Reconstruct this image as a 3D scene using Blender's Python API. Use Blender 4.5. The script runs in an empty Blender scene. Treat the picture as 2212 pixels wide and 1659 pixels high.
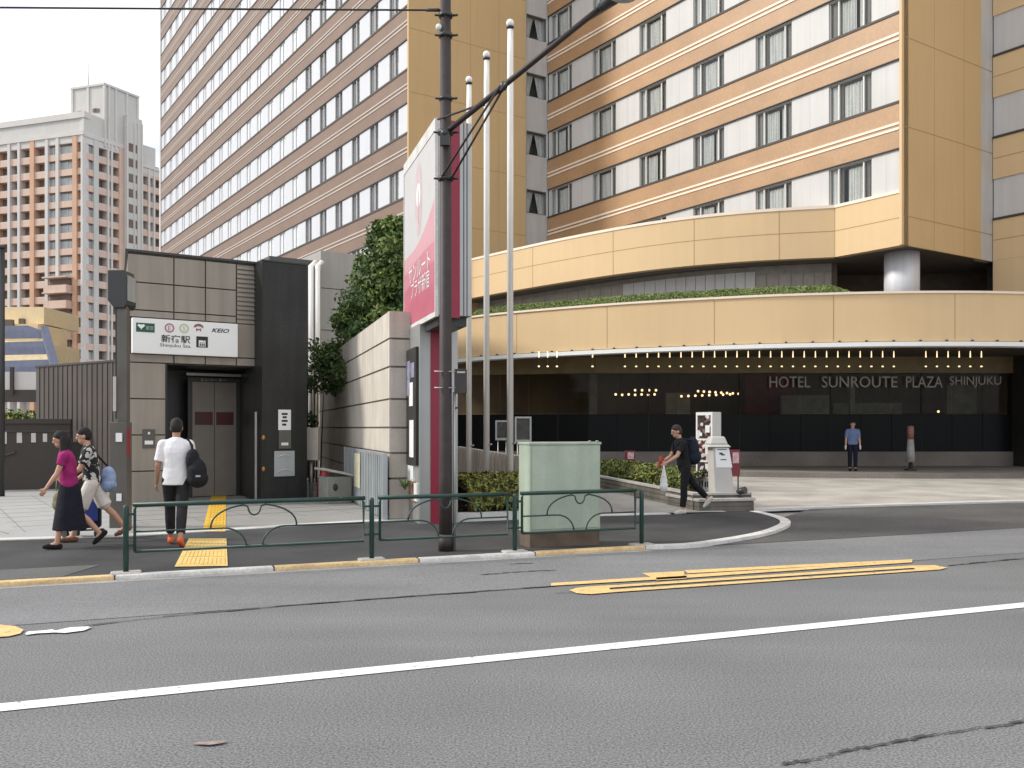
import bpy, bmesh, math, random
from mathutils import Vector, Matrix
random.seed(7)
R = math.radians
SC = bpy.context.scene
COL = SC.collection

# ------------------------------------------------------------------ camera
F, HY, CX, CAMZ = 1950.0, 924.0, 1106.0, 1.65      # focal length, horizon row, centre column (2212 px wide frame), eye height
cam_d = bpy.data.cameras.new('camera'); cam = bpy.data.objects.new('camera', cam_d); COL.objects.link(cam)
cam.location = (0, 0, CAMZ); cam.rotation_euler = (R(90), 0, 0)
cam_d.sensor_width = 36; cam_d.lens = F / 2212 * 36; cam_d.shift_y = 94.5 / 2212
cam_d.clip_start = .1; cam_d.clip_end = 3000
SC.camera = cam

# ------------------------------------------------------------------ light
SUN_DIR = Vector((-.87, -.03, .60)).normalized()   # towards the sun
W = bpy.data.worlds.new('World'); SC.world = W; W.use_nodes = True
nt = W.node_tree; nd = nt.nodes; lk = nt.links
bg = nd['Background']; bg.inputs['Strength'].default_value = .1
sky = nd.new('ShaderNodeTexSky'); sky.sky_type = 'NISHITA'; sky.sun_disc = False
sky.sun_elevation = math.asin(SUN_DIR.z); sky.sun_rotation = math.atan2(SUN_DIR.x, SUN_DIR.y)
tc = nd.new('ShaderNodeTexCoord')
mp = nd.new('ShaderNodeMapping'); mp.inputs['Scale'].default_value = (1, 1, 2.2)
nz = nd.new('ShaderNodeTexNoise'); nz.inputs['Scale'].default_value = 3.1; nz.inputs['Detail'].default_value = 5
rp = nd.new('ShaderNodeValToRGB'); rp.color_ramp.elements[0].position = .40; rp.color_ramp.elements[1].position = .56
rp.color_ramp.elements[0].color = (0, 0, 0, 1)
mx = nd.new('ShaderNodeMixRGB'); mx.inputs[2].default_value = (9.6, 9.7, 10.0, 1)
lk.new(tc.outputs['Generated'], mp.inputs['Vector']); lk.new(mp.outputs[0], nz.inputs['Vector'])
lk.new(nz.outputs['Fac'], rp.inputs[0]); lk.new(rp.outputs[0], mx.inputs[0])
m0 = nd.new('ShaderNodeMixRGB'); m0.inputs[0].default_value = .75; m0.inputs[2].default_value = (6.2, 6.45, 7.3, 1)
lk.new(sky.outputs[0], m0.inputs[1]); lk.new(m0.outputs[0], mx.inputs[1]); lk.new(mx.outputs[0], bg.inputs['Color'])
sun_d = bpy.data.lights.new('sun', 'SUN'); sun = bpy.data.objects.new('sun', sun_d); COL.objects.link(sun)
sun_d.energy = 1.9; sun_d.angle = R(8); sun_d.color = (1, .95, .86)
sun.rotation_euler = SUN_DIR.to_track_quat('Z', 'Y').to_euler(); sun.location = (0, 0, 80)
SC.view_settings.view_transform = 'Standard'; SC.view_settings.look = 'None'
SC.view_settings.exposure = .66; SC.view_settings.gamma = 1
SC.cycles.use_denoising = True
SC.cycles.max_bounces = 8; SC.cycles.transparent_max_bounces = 12

# ------------------------------------------------------------------ helpers
def at(px, py, z=0.0):
    Y = F * (CAMZ - z) / (py - HY); return Vector(((px - CX) * Y / F, Y, z))
def dep(px, Y, py=None):
    v = Vector(((px - CX) * Y / F, Y, 0))
    if py is not None: v.z = CAMZ + (HY - py) * Y / F
    return v
def zat(py, Y): return CAMZ + (HY - py) * Y / F
def ray(P, u, px):
    """how far from P along the plan direction u until the sight line of column px is met"""
    r = (px - CX) / F
    return (P[0] - r * P[1]) / (r * u[1] - u[0])
def v2(x, y): return Vector((x, y))
def unit(x, y): return Vector((x, y)).normalized()
def srgb(r, g, b):
    f = lambda c: (c / 255 / 12.92) if c <= 10 else ((c / 255 + .055) / 1.055) ** 2.4
    return (f(r), f(g), f(b), 1)

def mat(name, col, rough=.6, metal=0.0, var=.12, scale=3.0, spec=.5, bump=0.0, bscale=60.0, streak=0.0, emit=None, estr=0.0, detail=4, speck=0.0, sscale=150.0, lane=0.0, wear=0.0):
    m = bpy.data.materials.new(name); m.use_nodes = True
    n = m.node_tree.nodes; l = m.node_tree.links; b = n['Principled BSDF']
    if len(col) == 3: col = (*col, 1)
    b.inputs['Roughness'].default_value = rough; b.inputs['Metallic'].default_value = metal
    b.inputs['Specular IOR Level'].default_value = spec
    b.inputs['Base Color'].default_value = col
    t = n.new('ShaderNodeTexCoord'); out = None
    if var > 0:
        z = n.new('ShaderNodeTexNoise'); z.inputs['Scale'].default_value = scale; z.inputs['Detail'].default_value = detail
        l.new(t.outputs['Object'], z.inputs['Vector'])
        rmp = n.new('ShaderNodeMapRange'); rmp.inputs[1].default_value = .3; rmp.inputs[2].default_value = .7
        rmp.inputs[3].default_value = 1 - var; rmp.inputs[4].default_value = 1 + var
        l.new(z.outputs['Fac'], rmp.inputs[0]); out = rmp.outputs[0]
        def mul(a, bb):
            q = n.new('ShaderNodeMath'); q.operation = 'MULTIPLY'; l.new(a, q.inputs[0]); l.new(bb, q.inputs[1]); return q.outputs[0]
        if streak > 0:
            mpp = n.new('ShaderNodeMapping'); mpp.inputs['Scale'].default_value = (1, 1, .06)
            l.new(t.outputs['Object'], mpp.inputs['Vector'])
            z2 = n.new('ShaderNodeTexNoise'); z2.inputs['Scale'].default_value = 5; z2.inputs['Detail'].default_value = 6
            l.new(mpp.outputs[0], z2.inputs['Vector'])
            r2 = n.new('ShaderNodeMapRange'); r2.inputs[1].default_value = .35; r2.inputs[2].default_value = .65
            r2.inputs[3].default_value = 1 - streak; r2.inputs[4].default_value = 1 + streak * .3
            l.new(z2.outputs['Fac'], r2.inputs[0]); out = mul(out, r2.outputs[0])
        if lane > 0:                                  # wheel-polished and oily streaks along the carriageway
            mpl = n.new('ShaderNodeMapping'); mpl.vector_type = 'POINT'; mpl.inputs['Rotation'].default_value = (0, 0, -R(21.8)); mpl.inputs['Scale'].default_value = (.10, 1.1, 1)
            l.new(t.outputs['Object'], mpl.inputs['Vector']); zl = n.new('ShaderNodeTexNoise'); zl.inputs['Scale'].default_value = .9; zl.inputs['Detail'].default_value = 5; l.new(mpl.outputs[0], zl.inputs['Vector'])
            rl_ = n.new('ShaderNodeMapRange'); rl_.inputs[1].default_value = .3; rl_.inputs[2].default_value = .7; rl_.inputs[3].default_value = 1 - lane; rl_.inputs[4].default_value = 1 + lane * .7
            l.new(zl.outputs['Fac'], rl_.inputs[0]); out = mul(out, rl_.outputs[0])
        if speck > 0:
            z3 = n.new('ShaderNodeTexNoise'); z3.inputs['Scale'].default_value = sscale; z3.inputs['Detail'].default_value = 2
            l.new(t.outputs['Object'], z3.inputs['Vector'])
            r3 = n.new('ShaderNodeMapRange'); r3.inputs[1].default_value = .3; r3.inputs[2].default_value = .7
            r3.inputs[3].default_value = 1 - speck; r3.inputs[4].default_value = 1 + speck
            l.new(z3.outputs['Fac'], r3.inputs[0]); out = mul(out, r3.outputs[0])
        vm = n.new('ShaderNodeVectorMath'); vm.operation = 'SCALE'; vm.inputs[0].default_value = col[:3]
        l.new(out, vm.inputs['Scale']); l.new(vm.outputs[0], b.inputs['Base Color'])
    if wear > 0:                                      # paint scuffed through to the asphalt
        zw = n.new('ShaderNodeTexNoise'); zw.inputs['Scale'].default_value = 16; zw.inputs['Detail'].default_value = 8; zw.inputs['Roughness'].default_value = .7; l.new(t.outputs['Object'], zw.inputs['Vector'])
        rw_ = n.new('ShaderNodeMapRange'); rw_.inputs[1].default_value = .70 - wear * .2; rw_.inputs[2].default_value = .76 - wear * .2; l.new(zw.outputs['Fac'], rw_.inputs[0])
        mw = n.new('ShaderNodeMixRGB'); mw.inputs[2].default_value = (.19, .185, .18, 1); l.new(rw_.outputs[0], mw.inputs[0]); l.new(vm.outputs[0], mw.inputs[1]); l.new(mw.outputs[0], b.inputs['Base Color'])
    if bump > 0:
        z4 = n.new('ShaderNodeTexNoise'); z4.inputs['Scale'].default_value = bscale; z4.inputs['Detail'].default_value = 3
        l.new(t.outputs['Object'], z4.inputs['Vector'])
        bp = n.new('ShaderNodeBump'); bp.inputs['Strength'].default_value = bump; bp.inputs['Distance'].default_value = .02
        l.new(z4.outputs['Fac'], bp.inputs['Height']); l.new(bp.outputs[0], b.inputs['Normal'])
    if emit:
        b.inputs['Emission Color'].default_value = (*emit[:3], 1); b.inputs['Emission Strength'].default_value = estr
    return m

def glass_mat(name, tint=(.8, .85, .86), rough=.02, ior=1.5, gain=1.0):
    m = bpy.data.materials.new(name); m.use_nodes = True
    n = m.node_tree.nodes; l = m.node_tree.links; n.remove(n['Principled BSDF'])
    tr = n.new('ShaderNodeBsdfTransparent'); tr.inputs[0].default_value = (*tint, 1)
    gl = n.new('ShaderNodeBsdfGlossy'); gl.inputs['Roughness'].default_value = rough; gl.inputs[0].default_value = (gain, gain, gain, 1)
    lw = n.new('ShaderNodeLayerWeight'); lw.inputs[0].default_value = .5; pw = n.new('ShaderNodeMath'); pw.operation = 'POWER'; pw.inputs[1].default_value = 5; l.new(lw.outputs['Facing'], pw.inputs[0])
    f0 = ((ior - 1) / (ior + 1)) ** 2; fr = n.new('ShaderNodeMath'); fr.operation = 'MULTIPLY_ADD'; fr.inputs[1].default_value = 1 - f0; fr.inputs[2].default_value = f0; l.new(pw.outputs[0], fr.inputs[0])
    mix = n.new('ShaderNodeMixShader'); l.new(fr.outputs[0], mix.inputs[0]); l.new(tr.outputs[0], mix.inputs[1]); l.new(gl.outputs[0], mix.inputs[2])
    l.new(mix.outputs[0], n['Material Output'].inputs[0]); return m

class MB:
    def __init__(s): s.v = []; s.f = []; s.m = []; s.sm = []
    def face(s, idx, mi=0, smooth=False): s.f.append(tuple(idx)); s.m.append(mi); s.sm.append(smooth)
    def add(s, pts): n = len(s.v); s.v.extend(Vector(p) for p in pts); return n
    def hexa(s, p, mi=0):                       # 8 points: bottom ring 0-3, top ring 4-7
        n = s.add(p)
        for q in ((3, 2, 1, 0), (4, 5, 6, 7), (0, 1, 5, 4), (1, 2, 6, 5), (2, 3, 7, 6), (3, 0, 4, 7)): s.face([n + i for i in q], mi)
        return s
    def box(s, c, d, mi=0, rz=0.0):
        x, y, z = d[0] / 2, d[1] / 2, d[2] / 2; ca, sa = math.cos(rz), math.sin(rz)
        return s.hexa([(c[0] + a * ca - b * sa, c[1] + a * sa + b * ca, c[2] + e) for e in (-z, z) for a, b in ((-x, -y), (x, -y), (x, y), (-x, y))], mi)
    def ob(s, O, u, n, a0, a1, d0, d1, z0, z1, mi=0):   # box in the frame of a wall: along u, outwards n
        q = lambda a, d, z: (O[0] + u[0] * a + n[0] * d, O[1] + u[1] * a + n[1] * d, z)
        return s.hexa([q(a, d, z) for z in (z0, z1) for a, d in ((a0, d0), (a1, d0), (a1, d1), (a0, d1))], mi)
    def prism(s, poly, z0, z1, mi=0, top=None):
        k = len(poly); a = s.add([(p[0], p[1], z0) for p in poly]); b = s.add([(p[0], p[1], z1) for p in poly])
        ar = sum(poly[i][0] * poly[(i + 1) % k][1] - poly[(i + 1) % k][0] * poly[i][1] for i in range(k))
        o = list(range(k)) if ar > 0 else list(range(k - 1, -1, -1))
        s.face([b + i for i in o], mi if top is None else top); s.face([a + i for i in reversed(o)], mi)
        for j in range(k):
            i0, i1 = o[j], o[(j + 1) % k]; s.face([a + i0, a + i1, b + i1, b + i0], mi)
        return s
    def sheet(s, poly, z, mi=0):
        k = len(poly); a = s.add([(p[0], p[1], z) for p in poly])
        ar = sum(poly[i][0] * poly[(i + 1) % k][1] - poly[(i + 1) % k][0] * poly[i][1] for i in range(k))
        o = list(range(k)) if ar > 0 else list(range(k - 1, -1, -1)); s.face([a + i for i in o], mi); return s
    def tube(s, pts, r, seg=10, mi=0, caps=True, smooth=True):
        pts = [Vector(p) for p in pts]; n = len(pts); rs = r if isinstance(r, (list, tuple)) else [r] * n
        rings = []; prev = None
        for i, p in enumerate(pts):
            t = (pts[min(i + 1, n - 1)] - pts[max(i - 1, 0)]).normalized()
            if prev is None:
                a = t.orthogonal().normalized()
            else:
                a = (prev - t * prev.dot(t)); a = a.normalized() if a.length > 1e-6 else t.orthogonal().normalized()
            prev = a; b = t.cross(a)
            rings.append(s.add([p + (a * math.cos(2 * math.pi * k / seg) + b * math.sin(2 * math.pi * k / seg)) * rs[i] for k in range(seg)]))
        for i in range(n - 1):
            for k in range(seg):
                k2 = (k + 1) % seg; s.face([rings[i] + k, rings[i] + k2, rings[i + 1] + k2, rings[i + 1] + k], mi, smooth)
        if caps:
            s.face([rings[0] + k for k in range(seg - 1, -1, -1)], mi); s.face([rings[-1] + k for k in range(seg)], mi)
        return s
    def ball(s, c, r, seg=14, mi=0, smooth=True):
        rx, ry, rz = r if isinstance(r, (list, tuple)) else (r, r, r); h = seg // 2; c = Vector(c)
        rows = []
        for i in range(1, h):
            th = math.pi * i / h
            rows.append(s.add([c + Vector((rx * math.sin(th) * math.cos(2 * math.pi * k / seg), ry * math.sin(th) * math.sin(2 * math.pi * k / seg), rz * math.cos(th))) for k in range(seg)]))
        t = s.add([c + Vector((0, 0, rz))]); b = s.add([c - Vector((0, 0, rz))])
        for k in range(seg):
            k2 = (k + 1) % seg
            s.face([t, rows[0] + k, rows[0] + k2], mi, smooth); s.face([b, rows[-1] + k2, rows[-1] + k], mi, smooth)
            for i in range(h - 2): s.face([rows[i] + k, rows[i + 1] + k, rows[i + 1] + k2, rows[i] + k2], mi, smooth)
        return s
    def lathe(s, c, prof, seg=24, mi=0, smooth=True, caps=True):
        c = Vector(c); rings = [s.add([c + Vector((r * math.cos(2 * math.pi * k / seg), r * math.sin(2 * math.pi * k / seg), z)) for k in range(seg)]) for r, z in prof]
        for i in range(len(prof) - 1):
            for k in range(seg):
                k2 = (k + 1) % seg; s.face([rings[i] + k, rings[i] + k2, rings[i + 1] + k2, rings[i + 1] + k], mi, smooth)
        if caps: s.face([rings[0] + k for k in range(seg - 1, -1, -1)], mi); s.face([rings[-1] + k for k in range(seg)], mi)
        return s
    def curtain(s, pts, z0, z1, th, mi=0, inner=None):  # a wall of thickness th that follows a plan curve; offset towards the left of travel
        inner = inner or offset(pts, th); n = len(pts)
        for i in range(n - 1):
            p, q, a, b = pts[i], pts[i + 1], inner[i], inner[i + 1]
            s.face4((p[0], p[1], z0), (q[0], q[1], z0), (q[0], q[1], z1), (p[0], p[1], z1), mi)
            s.face4((b[0], b[1], z0), (a[0], a[1], z0), (a[0], a[1], z1), (b[0], b[1], z1), mi)
            s.face4((p[0], p[1], z1), (q[0], q[1], z1), (b[0], b[1], z1), (a[0], a[1], z1), mi)
            s.face4((q[0], q[1], z0), (p[0], p[1], z0), (a[0], a[1], z0), (b[0], b[1], z0), mi)
        for i in (0, n - 1):
            p, a = pts[i], inner[i]; s.face4((p[0], p[1], z0), (a[0], a[1], z0), (a[0], a[1], z1), (p[0], p[1], z1), mi)
        return s
    def face4(s, a, b, c, d, mi=0): n = s.add((a, b, c, d)); s.face((n, n + 1, n + 2, n + 3), mi)
    def build(s, name, mats, parent=None, loc=None, bevel=0.0):
        me = bpy.data.meshes.new(name); o = bpy.data.objects.new(name, me); COL.objects.link(o)
        org = Vector(loc) if loc is not None else Vector((0, 0, 0))
        me.from_pydata([v - org for v in s.v], [], s.f)
        for m in (mats if isinstance(mats, (list, tuple)) else [mats]): me.materials.append(m)
        for p, mi, sm in zip(me.polygons, s.m, s.sm): p.material_index = mi; p.use_smooth = sm
        me.update()
        if parent is not None:
            o.parent = parent; base = Vector((0, 0, 0)); q = parent
            while q is not None: base += q.location; q = q.parent
            o.location = org - base
        else: o.location = org
        if bevel > 0:
            bv = o.modifiers.new('edge', 'BEVEL'); bv.width = bevel; bv.segments = 2; bv.limit_method = 'ANGLE'; bv.angle_limit = R(40)
        return o
def offset(pts, d):
    out = []; n = len(pts)
    for i in range(n):
        t = (v2(*pts[min(i + 1, n - 1)]) - v2(*pts[max(i - 1, 0)])).normalized()
        out.append((pts[i][0] - t.y * d, pts[i][1] + t.x * d))
    return out
def spline(P, k=10):
    P = [v2(*p) for p in P]; out = []
    for i in range(len(P) - 1):
        p0 = P[max(i - 1, 0)]; p1 = P[i]; p2 = P[i + 1]; p3 = P[min(i + 2, len(P) - 1)]
        for j in range(k):
            t = j / k
            out.append(tuple(.5 * ((2 * p1) + (p2 - p0) * t + (2 * p0 - 5 * p1 + 4 * p2 - p3) * t * t + (3 * p1 - p0 - 3 * p2 + p3) * t ** 3)))
    out.append(tuple(P[-1])); return out
def resample(pts, n):
    d = [0]
    for a, b in zip(pts, pts[1:]): d.append(d[-1] + math.dist(a, b))
    out = []
    for i in range(n):
        t = d[-1] * i / (n - 1); j = max(k for k in range(len(d)) if d[k] <= t + 1e-9); j = min(j, len(pts) - 2)
        w = (t - d[j]) / (d[j + 1] - d[j]); out.append(tuple(pts[j][c] * (1 - w) + pts[j + 1][c] * w for c in range(len(pts[0]))))
    return out

def tag(o, label, cat, group=None, kind=None):
    o['label'] = label; o['category'] = cat
    if group: o['group'] = group
    if kind: o['kind'] = kind
    return o
def thing(name, label, cat, loc, group=None):
    o = bpy.data.objects.new(name, None); COL.objects.link(o); o.location = loc; o.empty_display_size = .2
    return tag(o, label, cat, group)
def struct(o, label=None):
    o['kind'] = 'structure'
    if label: o['label'] = label
    return o
def stuff(o): o['kind'] = 'stuff'; return o
def dup(o, parent=None, loc=None, rz=None, label=None):
    c = o.copy(); COL.objects.link(c)
    if parent is not None: c.parent = parent
    if loc is not None: c.location = loc
    if rz is not None: c.rotation_euler = (0, 0, rz)
    if label: c['label'] = label
    for ch in [q for q in o.children]: dup(ch, c)
    return c

def text(body, name, m, parent, O, u, out, z, width, cap, ext=.006, shear=0.0, bold=0.0, centre=False):
    """flat lettering on a vertical face: O plan point of its left end, u reading direction, out outward normal"""
    cu = bpy.data.curves.new(name, 'FONT'); cu.body = body; cu.size = 1; cu.extrude = 0; cu.shear = shear; cu.offset = bold; cu.resolution_u = 3
    o = bpy.data.objects.new(name, cu); COL.objects.link(o)
    bpy.context.view_layer.update(); dg = bpy.context.evaluated_depsgraph_get()
    me = bpy.data.meshes.new_from_object(o.evaluated_get(dg)); bpy.data.objects.remove(o)
    if not me.vertices: return None
    xs = [v.co.x for v in me.vertices]; ys = [v.co.y for v in me.vertices]
    x0, x1, y0, y1 = min(xs), max(xs), min(ys), max(ys); sx = width / (x1 - x0); sy = cap / (y1 - y0)
    b = MB(); nv = len(me.vertices)
    P = lambda c, e: (O[0] + u[0] * (c.x - x0) * sx + out[0] * e, O[1] + u[1] * (c.x - x0) * sx + out[1] * e, z + (c.y - y0) * sy)
    b.add([P(v.co, ext) for v in me.vertices])
    for p in me.polygons: b.face(list(p.vertices))
    bpy.data.meshes.remove(me)
    return b.build(name, m, parent)

def loft(mb, rings, seg=20):
    """closed body through elliptical rings: (centre, half depth along x, half width along y)"""
    R_ = [mb.add([(c[0] + rx * math.cos(2 * math.pi * k / seg), c[1] + ry * math.sin(2 * math.pi * k / seg), c[2]) for k in range(seg)]) for c, rx, ry in rings]
    for i in range(len(R_) - 1):
        for k in range(seg): k2 = (k + 1) % seg; mb.face([R_[i] + k, R_[i] + k2, R_[i + 1] + k2, R_[i + 1] + k])
    mb.face([R_[0] + k for k in range(seg - 1, -1, -1)]); mb.face([R_[-1] + k for k in range(seg)])
def remesh(mb, name, m, parent, voxel=.012, smooth=2):
    """one continuous skin round all the shapes of mb"""
    t = mb.build('tmp', m); md = t.modifiers.new('r', 'REMESH'); md.mode = 'VOXEL'; md.voxel_size = voxel; md.use_smooth_shade = True
    if smooth: s = t.modifiers.new('s', 'SMOOTH'); s.iterations = smooth; s.factor = .5
    bpy.context.view_layer.update(); dg = bpy.context.evaluated_depsgraph_get()
    me = bpy.data.meshes.new_from_object(t.evaluated_get(dg)); old = t.data; bpy.data.objects.remove(t); bpy.data.meshes.remove(old)
    me.name = name; me.materials.clear()
    for q in (m if isinstance(m, (list, tuple)) else [m]): me.materials.append(q)
    o = bpy.data.objects.new(name, me); COL.objects.link(o); o.parent = parent
    for p in me.polygons: p.use_smooth = True; p.material_index = 0
    return o

def leaves(mb, sampler, n, size, mi=0, flat=.0):
    for _ in range(n):
        p, nr = sampler(); s = size * random.uniform(.6, 1.4)
        a = Vector((random.gauss(0, 1), random.gauss(0, 1), random.gauss(0, 1))) + nr * 1.2
        a.normalize(); t = a.orthogonal().normalized(); t.rotate(Matrix.Rotation(random.uniform(0, 6.3), 3, a)); b = a.cross(t)
        k = mb.add([p - t * s, p + b * s * .45 + a * s * .12, p + t * s, p - b * s * .45 + a * s * .12]); mb.face((k, k + 1, k + 2, k + 3), random.choice(mi) if isinstance(mi, tuple) else mi)
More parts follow.
